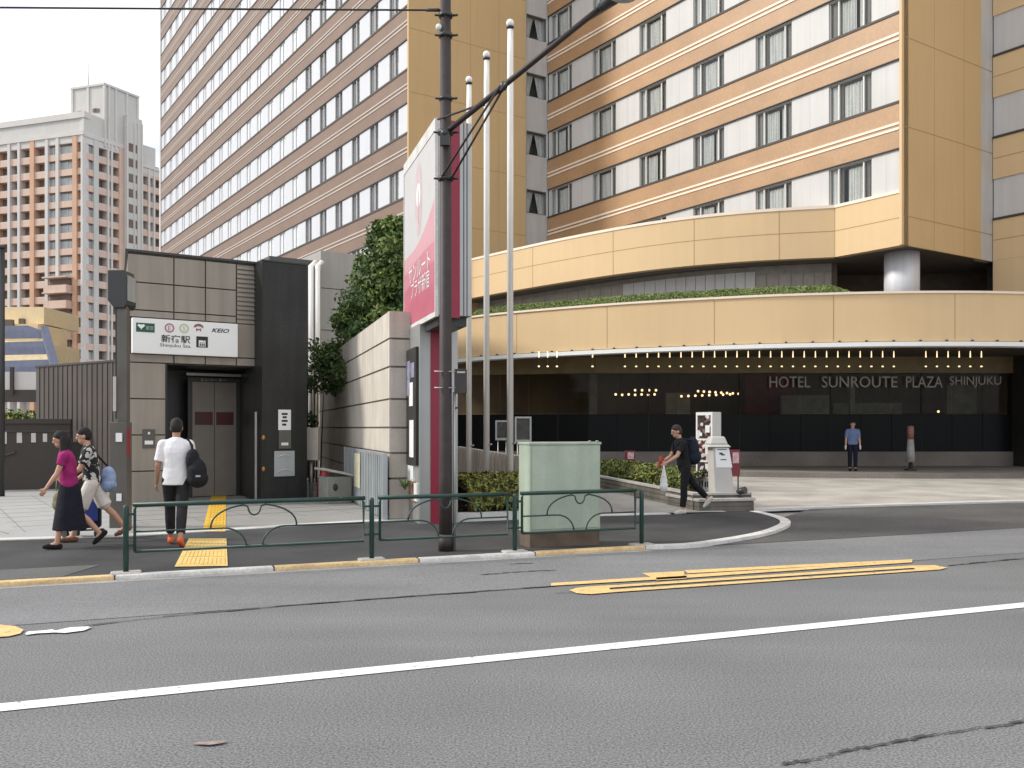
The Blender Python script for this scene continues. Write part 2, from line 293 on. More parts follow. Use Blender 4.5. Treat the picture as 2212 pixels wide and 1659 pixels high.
# ------------------------------------------------------------------ materials
M = dict(
    road=mat('asphalt', (.172, .175, .176), .9, var=.10, scale=.5, speck=.50, sscale=72, bump=.04, bscale=120, spec=.2, lane=.13),
    skyrefl=mat('pale sky reflection', (.80, .81, .86), .8, var=.06, scale=3), roadb=mat('newer asphalt', (.200, .203, .206), .9, var=.10, scale=.5, speck=.34, sscale=75, bump=.03, bscale=120, spec=.2, lane=.12),
    walk=mat('footway asphalt', (.060, .060, .061), .9, var=.25, scale=.9, speck=.3, sscale=60, bump=.3, bscale=120, spec=.25),
    patch=mat('footway patch', (.115, .115, .112), .9, var=.1, scale=1, speck=.3, sscale=60, spec=.25),
    ground=mat('ground', (.2, .19, .18), .9, var=.15, scale=.3),
    white=mat('road paint white', (.80, .80, .80), .7, var=.06, scale=4, speck=.05, sscale=40, wear=.55),
    yellow=mat('road paint yellow', (.72, .49, .20), .7, var=.12, scale=5, speck=.1, sscale=40, wear=.6),
    pink=mat('worn pink paint', (.30, .225, .205), .8, var=.3, scale=20),
    crack=mat('tar seam', (.055, .055, .055), .9, var=.3, scale=6),
    kerbw=mat('kerb white', (.60, .585, .555), .8, var=.18, scale=3, speck=.12, sscale=30),
    kerby=mat('kerb yellow', (.62, .45, .23), .8, var=.2, scale=3, speck=.15, sscale=30),
    conc=mat('concrete', (.42, .40, .37), .85, var=.14, scale=2.5, streak=.12, speck=.1, sscale=40, bump=.15),
    concd=mat('old concrete', (.135, .122, .105), .9, var=.2, scale=2.5, streak=.2, speck=.15, sscale=40),
    concl=mat('pale kerb stone', (.56, .55, .52), .85, var=.12, scale=3, speck=.1, sscale=40),
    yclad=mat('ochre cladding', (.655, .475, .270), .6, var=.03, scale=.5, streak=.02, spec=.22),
    ycladd=mat('ochre cladding shaded', (.57, .40, .205), .65, var=.035, scale=.4, streak=.03, spec=.2),  # darker copy of the ochre, shade put into the tower and end faces
    seamy=mat('cladding joint', (.38, .26, .13), .8, var=0),
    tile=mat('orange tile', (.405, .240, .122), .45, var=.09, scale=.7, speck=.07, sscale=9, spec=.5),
    tilef=mat('orange tile shaded', (.200, .130, .090), .50, var=.08, scale=.7, speck=.06, sscale=9, spec=.35),  # greyed, darker tile copy imitates shade and grazing sheen on the wing
    wclad=mat('white cladding', (.56, .55, .53), .5, var=.03, scale=.8, streak=.05, spec=.35),
    gclad=mat('grey cladding', (.50, .48, .45), .6, var=.06, scale=1, streak=.08),
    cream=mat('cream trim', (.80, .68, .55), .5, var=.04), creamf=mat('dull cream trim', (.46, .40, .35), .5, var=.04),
    dkline=mat('dark line', (.05, .04, .035), .6, var=0),
    frame=mat('window frame grey', (.34, .335, .315), .5, metal=.0, var=0),
    frameb=mat('bronze frame', (.10, .095, .085), .4, var=0),
    mull=mat('pale mullion', (.62, .61, .58), .5, var=0),
    curtain=mat('net curtain', (.50, .50, .48), .9, var=.12, scale=14, streak=.2),
    drape=mat('drape', (.20, .19, .17), .9, var=.12, scale=8, streak=.15),
    inside=mat('dark interior', (.030, .028, .025), .9, var=0),
    lobby=mat('lobby wall', (.20, .15, .10), .8, var=.3, scale=.6),
    lobbyr=mat('lobby red panel', (.22, .03, .028), .7, var=.2),
    lobbyg=mat('lobby grey panel', (.32, .31, .27), .7, var=.2),
    glass=glass_mat('window glass', (.94, .96, .95), .02, 1.5),
    glassm=glass_mat('mirror window glass', (.93, .94, .95), .03, 1.8),
    lobbyglass=glass_mat('lobby glass', (.60, .60, .55), .02, 1.18),
    blackp=mat('black glass panel', (.008, .009, .010), .3, var=0, spec=.10),
    granite=mat('plinth granite', (.19, .17, .15), .7, var=.25, scale=.7, speck=.15, sscale=20),
    gold=mat('bronze ceiling', (.20, .15, .065), .55, var=.15, scale=2),
    steel=mat('brushed steel', (.66, .66, .68), .60, metal=.25, var=.05, scale=.6, streak=.08),
    letter=mat('brass lettering', (.34, .31, .265), .45, metal=.2, var=0),
    lamp=mat('lamp glow', (1, .8, .5), .5, var=0, emit=(1, .74, .42), estr=1.05),
    lampd=mat('lamp glow dim', (1, .7, .4), .5, var=0, emit=(1, .62, .30), estr=.9),
    slab=mat('dark granite', (.026, .027, .0255), .38, var=.2, scale=1.2, streak=.25, speck=.3, sscale=45, spec=.3),
    panel=mat('taupe panel', (.29, .256, .210), .45, var=.07, scale=.8, streak=.15),
    panelj=mat('panel joint', (.055, .045, .035), .8, var=0),
    beige=mat('beige concrete', (.54, .495, .43), .85, var=.09, scale=1.3, streak=.16, speck=.05, sscale=30, bump=.1),
    beigej=mat('wall joint', (.20, .175, .15), .9, var=0),
    signw=mat('sign white', (.78, .79, .77), .4, var=.02),
    black=mat('black print', (.02, .02, .02), .6, var=0),
    green=mat('sign green', (.008, .085, .045), .5, var=0),
    lime=mat('sign lime', (.45, .53, .27), .5, var=0),
    magenta=mat('sign magenta', (.40, .17, .21), .5, var=0),
    brick_red=mat('sign dark red', (.26, .10, .09), .5, var=0),
    navy=mat('sign navy', (.015, .015, .05), .5, var=0),
    pinks=mat('faded pink', (.52, .20, .245), .45, var=.06, scale=.9, spec=.35),
    pinkl=mat('faded pale pink', (.56, .30, .335), .45, var=.04, spec=.35),
    pinkd=mat('faded rose', (.46, .12, .17), .45, var=.06, spec=.35),
    crimson=mat('crimson', (.255, .014, .038), .45, var=.06, scale=2),
    alu=mat('aluminium', (.40, .40, .385), .42, metal=.55, var=.06, scale=1.5, streak=.1),
    brown=mat('brown pole paint', (.030, .021, .020), .6, var=.2, scale=8, speck=.15, sscale=40),
    wirem=mat('cable', (.02, .02, .02), .6, var=0),
    polew=mat('flagpole white', (.84, .82, .77), .35, var=.03),
    rail=mat('railing green', (.012, .046, .036), .42, var=.2, scale=6, speck=.15, sscale=60),
    cab=mat('cabinet green', (.345, .405, .322), .5, var=.09, scale=2.2, streak=.15, speck=.05, sscale=40),
    wood=mat('brown base', (.115, .085, .060), .85, var=.25, scale=5),
    post=mat('bronze post', (.115, .105, .090), .5, var=.12, scale=2.5, streak=.1),
    postd=mat('dark bronze', (.030, .031, .030), .4, var=.1),
    hoard=mat('brown hoarding', (.070, .056, .050), .65, var=.15, scale=.8, streak=.2),
    hoardd=mat('dark brown wall', (.050, .042, .036), .7, var=.12, scale=1),
    leaf1=mat('leaf dark', (.055, .095, .032), .55, var=.35, scale=2.2, spec=.3),
    leaf2=mat('leaf mid', (.085, .140, .038), .55, var=.3, scale=2.2, spec=.3),
    leaf3=mat('leaf light', (.17, .22, .055), .55, var=.3, scale=2.2, spec=.3),
    leafh=mat('hedge yellow green', (.25, .245, .058), .6, var=.35, scale=3, spec=.25),
    leafr=mat('hedge roof green', (.205, .255, .085), .6, var=.3, scale=3, spec=.25),
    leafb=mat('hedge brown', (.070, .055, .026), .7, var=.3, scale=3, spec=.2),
    bark=mat('bark', (.10, .075, .05), .9, var=.25, scale=8),
    pave=mat('forecourt tile', (.265, .258, .243), .85, var=.08, scale=1.2, speck=.1, sscale=30),
    pavej=mat('tile joint', (.19, .18, .17), .9, var=0),
    pavel=mat('plaza tile', (.35, .347, .335), .85, var=.06, scale=1.5, speck=.06, sscale=30),
    stonep=mat('driveway stone', (.40, .375, .335), .8, var=.24, scale=.9, speck=.12, sscale=25),
    terr=mat('terrace stone', (.26, .225, .19), .8, var=.14, scale=1.2),
    tact=mat('tactile yellow', (.68, .42, .045), .75, var=.08, scale=6),
    tactp=mat('tactile pale yellow', (.70, .50, .17), .75, var=.1, scale=6),
    stone=mat('ornament stone', (.42, .40, .37), .9, var=.15, scale=8, bump=.2),
    red=mat('red plastic', (.26, .016, .022), .4, var=.1),
    silver=mat('galvanised sheet', (.44, .47, .48), .42, metal=.35, var=.08, scale=2, streak=.12),
    greybox=mat('grey box', (.22, .22, .205), .7, var=.12, scale=4),
    kiosk=mat('kiosk grey', (.48, .46, .43), .6, var=.06, scale=3),
    aptw=mat('apartment peach', (.60, .44, .35), .8, var=.07, scale=.35, streak=.06),
    apto=mat('apartment orange', (.57, .345, .225), .8, var=.07, scale=.35, streak=.06),
    aptp=mat('apartment white', (.56, .535, .505), .8, var=.04, scale=.4),
    aptg=mat('apartment grey', (.52, .51, .48), .8, var=.05, scale=.3, streak=.05),
    aptd=mat('balcony dark', (.15, .115, .095), .9, var=.25, scale=.4),
    aptwin=mat('apartment window', (.30, .33, .33), .15, var=.25, scale=.5, spec=.6),
    blues=mat('blue grey steel', (.20, .22, .30), .6, var=.1),
    paley=mat('pale yellow wall', (.82, .66, .40), .8, var=.05),
)
def add_bumps(m, scale, strength=.5):
    pass

# ------------------------------------------------------------------ plan directions
D1 = unit(-.5535, .8329)        # along the hotel fronts, away from the street
D2 = unit(.8329, .5535)         # across, away to the right
D3 = unit(-.311, 1.0)           # retaining wall, pylon, flagpoles
A_ = unit(.928, .372); AN = unit(.372, -.928)   # along the kerb; towards the road
K0 = v2(-5.30, 9.35)
SW = .05                        # footway level
def kerb(t, d=0.0): p = K0 + A_ * t + AN * d; return (p.x, p.y)
def kerb_px(px): return ray(K0, A_, px)

# ------------------------------------------------------------------ ground
g = MB(); g.sheet([(-900, -60), (900, -60), (900, 1500), (-900, 1500)], -.05); struct(g.build('ground', M['ground']))
g = MB(); g.sheet([kerb(-70, .0), kerb(90, 0), kerb(90, 24), kerb(-70, 24)], 0); struct(g.build('road', M['road']))
g = MB(); g.sheet([kerb(-70, .0), kerb(90, 0), kerb(90, 2.12), kerb(-70, 2.12)], .004); struct(g.build('road_gutter_strip', M['roadb']))
# driveway apron
g = MB()
dv = [kerb(8.4, .02), kerb(60, .02), (55, 42), (30, 30), (6.0, 18.2), (5.0, 16.6)]
g.sheet(dv, .0085); struct(g.build('driveway', mat('driveway asphalt', (.098, .096, .094), .9, var=.22, scale=.6, speck=.3, sscale=55, bump=.3, bscale=120, spec=.25)))
# footway with rounded end
tip = [at(px, py, .05) for px, py in ((1500, 1176), (1600, 1162), (1660, 1150), (1694, 1138), (1706, 1129), (1697, 1120), (1668, 1111), (1636, 1104))]
tip = [(p.x, p.y) for p in tip]
front = [kerb(t) for t in (-70, 0, kerb_px(1395))]
edge = front + spline([front[-1]] + tip, 6)[1:]
back = [at(px, py, SW) for px, py in ((1450, 1111), (1300, 1115), (1000, 1121), (790, 1128), (560, 1142), (270, 1160), (0, 1168))]
back = [(p.x, p.y) for p in back]
bdir = (v2(*back[-1]) - v2(*back[-2])).normalized(); back.append(tuple(v2(*back[-1]) + bdir * 60))
g = MB(); g.prism(edge + back, -.04, SW); struct(g.build('footway', M['walk']))
g = MB(); t0_ = kerb_px(130); p0 = [v2(*kerb(-20, -.12)), v2(*kerb(t0_, -.12)), v2(*kerb(t0_ + .35, -.9)), v2(*kerb(-20, -.95))]
g.sheet([(p.x, p.y) for p in p0], SW + .004); struct(g.build('footway_patch', M['patch']))
# kerb: painted blocks in runs of yellow and white
kb = MB(); runs = ((-70, 248, 1), (248, 592, 0), (592, 905, 1), (905, 1156, 0), (1156, 1395, 1))
for a, b, c in runs:
    t0 = -70 if a == -70 else kerb_px(a); t1 = kerb_px(b); t = t1
    while t > t0 + .01:
        s = max(t - .6 * 3, t0); kb.ob(K0, A_, AN, s + .006, t - .006, -.11, .02, -.03, .055, c); t = s
ring = spline([front[-1]] + tip, 6)
kb.curtain(offset(ring, -.015), -.03, .056, .17, 0)
struct(kb.build('kerb', [M['kerbw'], M['kerby']], bevel=.018))
gt = MB(); gt.ob(K0, A_, AN, -60, kerb_px(1395), .02, .16, -.02, .007); struct(gt.build('gutter', mat('gutter concrete', (.30, .29, .27), .9, var=.2, scale=2, speck=.2, sscale=30)))
# pale border stone behind the footway
bs = MB(); bk = back[::-1]
bs.curtain(bk, -.02, SW + .012, .28); struct(bs.build('border_stone', M['concl']))
# paving behind it
pv = MB(); inner = offset(bk, .27)
fore = [inner[i] for i in range(2, 6)]
fl = ray(v2(*inner[2]), v2(-.55, .83), 268)
lft = [v2(*inner[2]), v2(-9.6, 21.0), v2(-14, 30)]
poly = [tuple(inner[2]), *[tuple(q) for q in inner[3:]], (4.1, 17.2), (1.5, 30), (-3, 34), (-16, 34)]
pv.sheet(poly, SW + .002); struct(pv.build('forecourt', M['pave']))
jt = MB()
for i in range(-1, 9):
    O = v2(-6.7, 14.3) + D2 * (i * .9)
    jt.ob(O, D1, D2, .0, 8.5, 0, .014, SW, SW + .006)
for j in range(1, 9):
    jt.ob(v2(-6.7, 14.3) + D1 * (j * .9), D2, D1, -1.0, 6.5, 0, .014, SW, SW + .0065)
struct(jt.build('forecourt_joint', M['pavej']))
pz = MB(); pz.sheet([tuple(inner[0]), tuple(inner[1]), tuple(inner[2]), (-9.5, 21), (-16, 33.8), (-60, 33.8)], SW + .004); struct(pz.build('plaza', M['pavel']))
jt = MB()
for i in range(46):
    O = v2(-7.6, 13.6) + v2(-1, 0) * (i * .42)
    jt.ob(O, unit(-.72, .69), unit(.69, .72), 0, 6.2, 0, .020, SW, SW + .009)
struct(jt.build('plaza_joint', M['pavej']))
# tactile paving
tp = MB()
def quad(mb, P, z, mi=0): mb.sheet([(p.x, p.y) for p in (at(a, b, z) for a, b in P)], z, mi)
tp.m_ = 0
q1 = [(377, 1224), (492, 1222), (489, 1163), (408, 1163)]; q2 = [(437, 1148), (487, 1148), (489, 1067), (457, 1067)]
quad(tp, q1, SW + .010, 1); quad(tp, q2, SW + .010, 0)
for k in range(1, 12):                                   # raised guide bars
    w = k / 12
    a = at(q1[0][0] + (q1[1][0] - q1[0][0]) * w, 1222, SW); b = at(q1[3][0] + (q1[2][0] - q1[3][0]) * w, 1165, SW)
    d = (b - a); d.z = 0; L = d.length; d.normalize()
    for j in range(4): tp.ob((a.x, a.y), (d.x, d.y), (d.y, -d.x), j * L / 4 + .04, (j + 1) * L / 4 - .04, -.018, .018, SW + .008, SW + .016, 1)
for k in range(1, 6):
    w = k / 6
    a = at(q2[0][0] + (q2[1][0] - q2[0][0]) * w, 1147, SW); b = at(q2[3][0] + (q2[2][0] - q2[3][0]) * w, 1068, SW)
    d = (b - a); d.z = 0; L = d.length; d.normalize()
    for j in range(16): tp.ob((a.x, a.y), (d.x, d.y), (d.y, -d.x), j * L / 16 + .04, (j + 1) * L / 16 - .04, -.018, .018, SW + .008, SW + .016, 0)
struct(tp.build('tactile_paving', [M['tact'], M['tactp']]))
# road markings
ln = MB(); c0 = at(0, 1530); c1 = at(2212, 1308); dd = (c1 - c0); dd.z = 0; dd.normalize()
ln.sheet([(c0.x + dd.x * t + dd.y * e, c0.y + dd.y * t - dd.x * e) for t, e in ((-40, .085), (60, .085), (60, -.085), (-40, -.085))], .006)
struct(ln.build('lane_line', M['white']))
def flat(P, name, m, z=.012):
    b = MB()
    for poly in P: b.sheet([(p.x, p.y) for p in (at(x, y, z) for x, y in poly)], z)
    return struct(b.build(name, m))
zero = MB()
def vz(X, Y): p = at(1094.4 + .505 * X, 1152 + .505 * Y, .012); return (p.x, p.y)
outer = [vz(*q) for q in ((268, 243), (300, 233), (360, 226), (450, 222), (1740, 137), (1830, 136), (1885, 147), (1850, 155), (1730, 163), (440, 253), (360, 260), (300, 256))]
hole = [vz(*q) for q in ((440, 237), (440, 234), (447, 232), (600, 221.5), (1735, 148), (1744, 149), (1748, 151), (1742, 154.5), (1600, 165), (600, 231), (452, 240.5), (444, 240))]
ou = [v2(*p) for p in outer]; n0 = zero.add([(p[0], p[1], .012) for p in outer]); n1 = zero.add([(p[0], p[1], .012) for p in hole])
for i in range(12): j = (i + 1) % 12; zero.face((n0 + j, n0 + i, n1 + i, n1 + j))
struct(zero.build('speed_numeral', M['yellow']))
four = MB()
for P in (((190, 213), (775, 176), (1480, 132), (1735, 116), (1735, 124), (1480, 141), (775, 190), (190, 224)),):
    four.sheet([vz(*q) for q in P], .012)
four.sheet([vz(*q) for q in ((578, 170), (760, 161), (760, 177), (615, 186))], .012)
four.sheet([vz(*q) for q in ((640, 189), (770, 181), (770, 193), (640, 201))], .012)
four.sheet([vz(*q) for q in ((760, 158), (1500, 122), (1735, 111), (1735, 116.5), (1480, 132.5), (775, 171))], .012)
struct(four.build('speed_numeral', M['yellow']))
lb = [(-420, 1368), (-300, 1356), (-100, 1350), (0, 1349), (32, 1352), (51, 1360), (44, 1368), (20, 1374), (-60, 1380), (-300, 1392), (-420, 1388)]
flat([lb], 'speed_numeral', M['yellow'])
flat([[(54, 1369), (60, 1364), (100, 1361), (112, 1359), (120, 1362), (150, 1355), (190, 1353), (198, 1355), (180, 1362), (140, 1367), (118, 1366), (80, 1368), (58, 1371)]], 'worn_white_mark', M['white'])
flat([[(408, 1605), (430, 1603), (470, 1600), (492, 1598), (480, 1605), (450, 1609), (425, 1607)]], 'worn_pink_mark', M['pink'])
cr = MB()
def seam(P, w0, name=None):
    pts = [at(x, y, .0045) for x, y in P]; pts = spline([(p.x, p.y) for p in pts], 8)
    for i in range(len(pts) - 1):
        a, b = v2(*pts[i]), v2(*pts[i + 1]); d = (b - a).normalized(); nn = v2(-d.y, d.x)
        w = w0 * random.uniform(.35, 1.25); o = nn * random.uniform(-.012, .012)
        cr.sheet([tuple(a - nn * w + o), tuple(b - nn * w + o), tuple(b + nn * w + o), tuple(a + nn * w + o)], .009)
seam([(180, 1352), (420, 1326), (700, 1302), (960, 1283), (1200, 1266)], .018)
seam([(1690, 1652), (1760, 1640), (1850, 1618), (1950, 1600), (2060, 1580), (2212, 1560), (2500, 1515)], .013)
seam([(2050, 1222), (2130, 1214), (2212, 1206), (2400, 1190)], .022)
seam([(1040, 1242), (1120, 1236), (1200, 1232)], .02)
seam([(1100, 1219), (1150, 1217)], .02)
seam([(1800, 1244), (1500, 1262), (1200, 1282)], .006)
struct(cr.build('road_crack', M['crack']))

# driveway stone setts
st = MB()
near = [at(px, py, .03) for px, py in ((1505, 1106), (1640, 1101), (1900, 1092), (2212, 1083), (2500, 1075))]; near = [(p.x, p.y) for p in near]
st.sheet([(2.0, 17.6)] + near + [(40, 40), (25, 36), (0, 36)], .03)
struct(st.build('driveway_setts', M['stonep']))
eg = MB(); eg.curtain(near, -.01, .045, .25); struct(eg.build('driveway_edge_stone', M['concl']))
# ------------------------------------------------------------------ hotel
HC = v2(13.4, 31.0); FH = 3.08; Z0 = 9.79
def G(s, w): p = HC + D1 * s + D2 * w; return (p.x, p.y)
N1 = v2(-D2.x, -D2.y); N2 = v2(-D1.x, -D1.y)
hotel = thing('hotel_building', 'large ochre and orange tiled hotel with curved entrance canopy filling the right side', 'hotel', (8, 34, 0))
TOP = Z0 + FH * 12
core = MB()
core.prism([G(.55, .55), G(21.3, .55), G(21.3, 18), G(.55, 18)], 8.0, TOP)
core.prism([G(-24, 6.3), G(.5, 6.3), G(.5, 18), G(-24, 18)], 6.0, TOP)
core.prism([G(21.3, -7.75), G(74, -7.75), G(74, 12), G(21.3, 12)], 4.0, TOP)
core.build('inner_core', M['inside'], hotel)

roomw = MB(); band = MB(); lines = MB(); sill = MB()
FRONT = []                                              # (O, u, out) planes
def row_panels(O, u, out, spans, z0, z1, mi=0):
    for a, b in spans: roomw.ob(O, u, out, a, b, -.55, 0, z0, z1, mi)
# front facade F1
O1 = G(0, 0)
WIN = []                                                # windows: (plan point of centre, inward, z, width, height, kind)
w1 = [(1.18 + 3.49 * i, 2.98 + 3.49 * i) for i in range(6)]
for k in range(-1, 12):
    za = Z0 + FH * k; zb = za + 1.49
    e = .06; sp = []
    for a, b in w1: sp.append((e, a)); e = b
    sp.append((e, 20.66))
    if k >= 0: row_panels(O1, D1, N1, sp, za, zb)
    for a, b in (sp if k >= 0 else ()):
        roomw.ob(O1, D1, N1, (a + b) / 2 - .008, (a + b) / 2 + .008, 0, .003, za, zb, 1)
    for a, b in (w1 if k >= 0 else ()):
        roomw.ob(O1, D1, N1, a, b, -.55, 0, zb - .06, zb, 0); WIN.append((G((a + b) / 2, 0), D2, za, b - a, 1.43, 'front'))
    if k < 11 or True:
        sa = .06 if k >= 0 else 3.4
        b = MB(); b.ob(O1, D1, N1, sa, 20.66, -.5, .07, zb, za + FH)
        bo = b.build('tile_band', M['tile'], hotel)
        t = MB()
        for h in (.62, .80): t.ob(O1, D1, N1, sa, 20.66, .07, .10, zb + h, zb + h + .085)
        t.build('trim_line', M['cream'], bo)
        if k >= 0:
            sill.ob(O1, D1, N1, 3.4 if k == 0 else .06, 20.66, -.02, .10, za - .055, za + .03)
            sill.ob(O1, D1, N1, .06, 20.66, -.02, .085, zb - .035, zb)
# small return with curtained windows beside the inner corner
O2 = G(20.73, 0)
for k in range(-1, 12):
    za = Z0 + FH * k
    roomw.ob(O2, D2, N2, -1.53, -1.40, -.5, 0, za + .10, za + 1.35, 2); roomw.ob(O2, D2, N2, -.10, 0.0, -.5, 0, za + .10, za + 1.35, 0)
    roomw.ob(O2, D2, N2, -1.53, 0.0, -.5, 0, za + 1.35, za + FH + .10, 2)
    for h in (1.9, 2.45): roomw.ob(O2, D2, N2, -1.53, 0, 0, .004, za + h, za + h + .02, 1)
    WIN.append((G(20.73, -.75), D1, za + .10, 1.30, 1.25, 'return'))
# ochre tower face
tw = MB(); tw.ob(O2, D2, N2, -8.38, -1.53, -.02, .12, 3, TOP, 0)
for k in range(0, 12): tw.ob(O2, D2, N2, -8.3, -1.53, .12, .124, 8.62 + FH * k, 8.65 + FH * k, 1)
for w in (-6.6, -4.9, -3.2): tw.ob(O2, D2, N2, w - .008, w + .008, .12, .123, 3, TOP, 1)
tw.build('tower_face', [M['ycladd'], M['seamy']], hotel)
# long left wing F3
O3 = G(20.73, -8.3)
w3 = [(1.1 + 2.33 * i, 2.15 + 2.33 * i) for i in range(22)]
f3b = MB(); f3l = MB()
for k in range(0, 12):
    za = Z0 + FH * k; zb = za + 1.49
    e = .05; sp = []
    for a, b in w3: sp.append((e, a)); e = b
    sp.append((e, 52)); row_panels(O3, D1, N1, sp, za, zb, 3)
    for a, b in w3: WIN.append((G(20.73 + (a + b) / 2, -8.3), D2, za, b - a, 1.46, 'wing' if a < 14 else 'wingfar'))
    b = MB(); b.ob(O3, D1, N1, 0, 52, -.5, .05, zb, za + FH)
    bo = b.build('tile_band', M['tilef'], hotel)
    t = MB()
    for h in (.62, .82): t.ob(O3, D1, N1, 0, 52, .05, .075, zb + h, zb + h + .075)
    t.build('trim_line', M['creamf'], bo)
    sill.ob(O3, D1, N1, 0, 52, -.02, .08, za - .07, za + .03)
    sill.ob(O3, D1, N1, 0, 52, -.02, .06, zb - .05, zb)
roomw.ob(O3, D1, N1, 52, 52.5, -8, .1, 3, TOP, 0)
# end wall of the front wing and the wing beyond it
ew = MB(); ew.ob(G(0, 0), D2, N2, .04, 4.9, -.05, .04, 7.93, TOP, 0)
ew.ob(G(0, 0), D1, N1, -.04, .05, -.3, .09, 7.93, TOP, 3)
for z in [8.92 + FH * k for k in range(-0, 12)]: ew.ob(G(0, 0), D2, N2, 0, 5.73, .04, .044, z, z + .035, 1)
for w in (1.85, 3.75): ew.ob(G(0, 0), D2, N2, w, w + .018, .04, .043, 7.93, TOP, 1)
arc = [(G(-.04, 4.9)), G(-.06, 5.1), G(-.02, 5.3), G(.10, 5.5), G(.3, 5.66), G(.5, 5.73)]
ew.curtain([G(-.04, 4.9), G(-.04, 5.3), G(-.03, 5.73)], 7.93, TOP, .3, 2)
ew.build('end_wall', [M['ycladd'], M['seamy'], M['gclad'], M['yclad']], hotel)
f2 = MB(); O4 = G(0, 5.73)
for k in range(-1, 12):
    za = Z0 + FH * k - .25
    f2.ob(O4, D1, N1, -22, -.06, -.5, .05, za + 1.49, za + FH, 0)
    f2.ob(O4, D1, N1, -22, -.06, .05, .054, za + 2.25, za + 2.28, 1)
    for s in (-2, -4, -6): f2.ob(O4, D1, N1, s, s + .02, .05, .054, za + 1.49, za + FH, 1)
    if k >= 0: sill.ob(O4, D1, N1, -22, -.06, -.02, .08, za - .07, za + .02)
    if k < 0: continue
    e = -.06; sp = []
    for a in (-1.75, -5.6, -9.4):
        sp.append((a, e)); e = a - 1.9; WIN.append((G(a - .95, 5.73), D2, za, 1.9, 1.49, 'front'))
    sp.append((-22, e)); row_panels(O4, D1, N1, sp, za, za + 1.49)
f2.ob(O4, D1, N1, -22, -.06, -.5, .05, 5.9, Z0 - .25 - FH + 1.485, 0)
f2.build('side_band', [M['yclad'], M['seamy']], hotel)
roomw.build('white_cladding', [M['wclad'], mat('white joint', (.5, .49, .47), .7, var=0), M['gclad'], mat('wing white cladding', (.57, .58, .60), .35, var=.03, scale=.8, streak=.04, spec=.5)], hotel)
sill.build('sill_shadow_line', M['dkline'], hotel)  # dark sill strips also draw in the shadow gap along the band tops

def wave(mb, x0, x1, z0, z1, y, amp, n, mi=0, top0=None, top1=None):
    for i in range(n):
        a, b = x0 + (x1 - x0) * i / n, x0 + (x1 - x0) * (i + 1) / n
        ya, yb = y + amp * math.sin(i * 1.9), y + amp * math.sin((i + 1) * 1.9)
        k = mb.add([(a, ya, z0), (b, yb, z0), (b, yb, z1), (a, ya, z1)]); mb.face((k, k + 1, k + 2, k + 3), mi, True)
def window_parts(kind, w, h, var=0):
    fr = MB(); pa = MB(); cu = MB(); x = w / 2
    d = .012 if kind.startswith('wing') else .05
    t = .05
    for a, b in ((-x, -x + t), (x - t, x)): fr.box(((a + b) / 2, d + .04, h / 2), (b - a, .08, h), 0)
    for a, b in ((.0, t), (h - t, h)): fr.box((0, d + .04, (a + b) / 2), (w - 2 * t - .004, .076, b - a), 0)
    if kind == 'front':
        for m in (-x + .40, x - .36): fr.box((m, d + .03, h / 2), (.055, .074, h - 2 * t - .004), 1)
        c0, c1 = ((-x + .58, x - .40), (-x + .44, x - .74), (-x + .74, x - .40))[var]
        wave(cu, -x + .06, -x + .37, .05, h - .05, d + .10, .015, 7, 1 if var == 1 else 0); wave(cu, c0, c1, .05, h - .14, d + .12, .025, 18)
        if var == 1: wave(cu, x - .60, x - .40, .05, h - .10, d + .13, .02, 5)
        wave(cu, -x + .40, -x + .52, .05, h - .05, d + .14, .02, 4, 1); wave(cu, x - .34, x - (.05 if var != 2 else .16), .05, h - .05, d + .12, .02, 6, 1)
    elif kind == 'return':
        for sgn in (-1, 1):
            n = 7
            for i in range(n):                      # tied-back drapes leave a dark triangle
                f0, f1 = i / n, (i + 1) / n
                A = lambda f, top: (sgn * (x - .05 - (x - .10) * f * (1 if top else .52)), d + .22 + .02 * math.sin(f * 15), h - .05 if top else .05)
                k = cu.add([A(f0, 0), A(f1, 0), A(f1, 1), A(f0, 1)]); cu.face((k, k + 1, k + 2, k + 3), 0, True)
    elif kind == 'wingfar':                         # pale sheet behind the panes stands in for the sky's reflection
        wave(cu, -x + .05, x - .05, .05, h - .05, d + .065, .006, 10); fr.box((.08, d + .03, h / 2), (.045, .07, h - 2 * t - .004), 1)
    else:
        wave(cu, -x + .05, -x + .30, .05, h - .05, d + .2, .02, 5, 1); wave(cu, -x + .45, x - .05, .05, h * .62, d + .25, .02, 8, 0)
        fr.box((.08, d + .03, h / 2), (.045, .07, h - 2 * t - .004), 1)
    pa.face4((-x + t, d + .05, t), (x - t, d + .05, t), (x - t, d + .05, h - t), (-x + t, d + .05, h - t))
    return fr, pa, cu
proto = {}
def proto_window(kind, w, h, var=0):
    fr, pa, cu = window_parts(kind, w, h, var)
    o = fr.build('window', [M['frameb'] if kind == 'return' else M['mull'] if kind == 'wingfar' else M['frame'], M['mull']], hotel)
    pa.build('pane', M['glassm'] if kind == 'wing' else M['glass'], None).parent = o
    cu.build('curtain', [M['skyrefl'] if kind == 'wingfar' else M['curtain'], M['drape']], None).parent = o  # far wing: sheet coloured as reflected sky in place of a curtain
    return o
def winrz(i): return math.atan2(-i.x, i.y)
def score(wd):
    p = Vector((wd[0][0], wd[0][1])); px = CX + F * p.x / p.y; py = HY - F * (wd[2] + .7 - CAMZ) / p.y
    if not (-30 < px < 2245 and -40 < py < 1000): return 0
    nrm = -wd[1]; c = max(0, (-p.normalized()).dot(nrm))
    return wd[3] * wd[4] * c / p.length ** 2
HIDE = []
WIN = [w for w in WIN]
vis = sorted([w for w in WIN if score(w) > 0], key=score, reverse=True)
far = MB(); farp = MB()
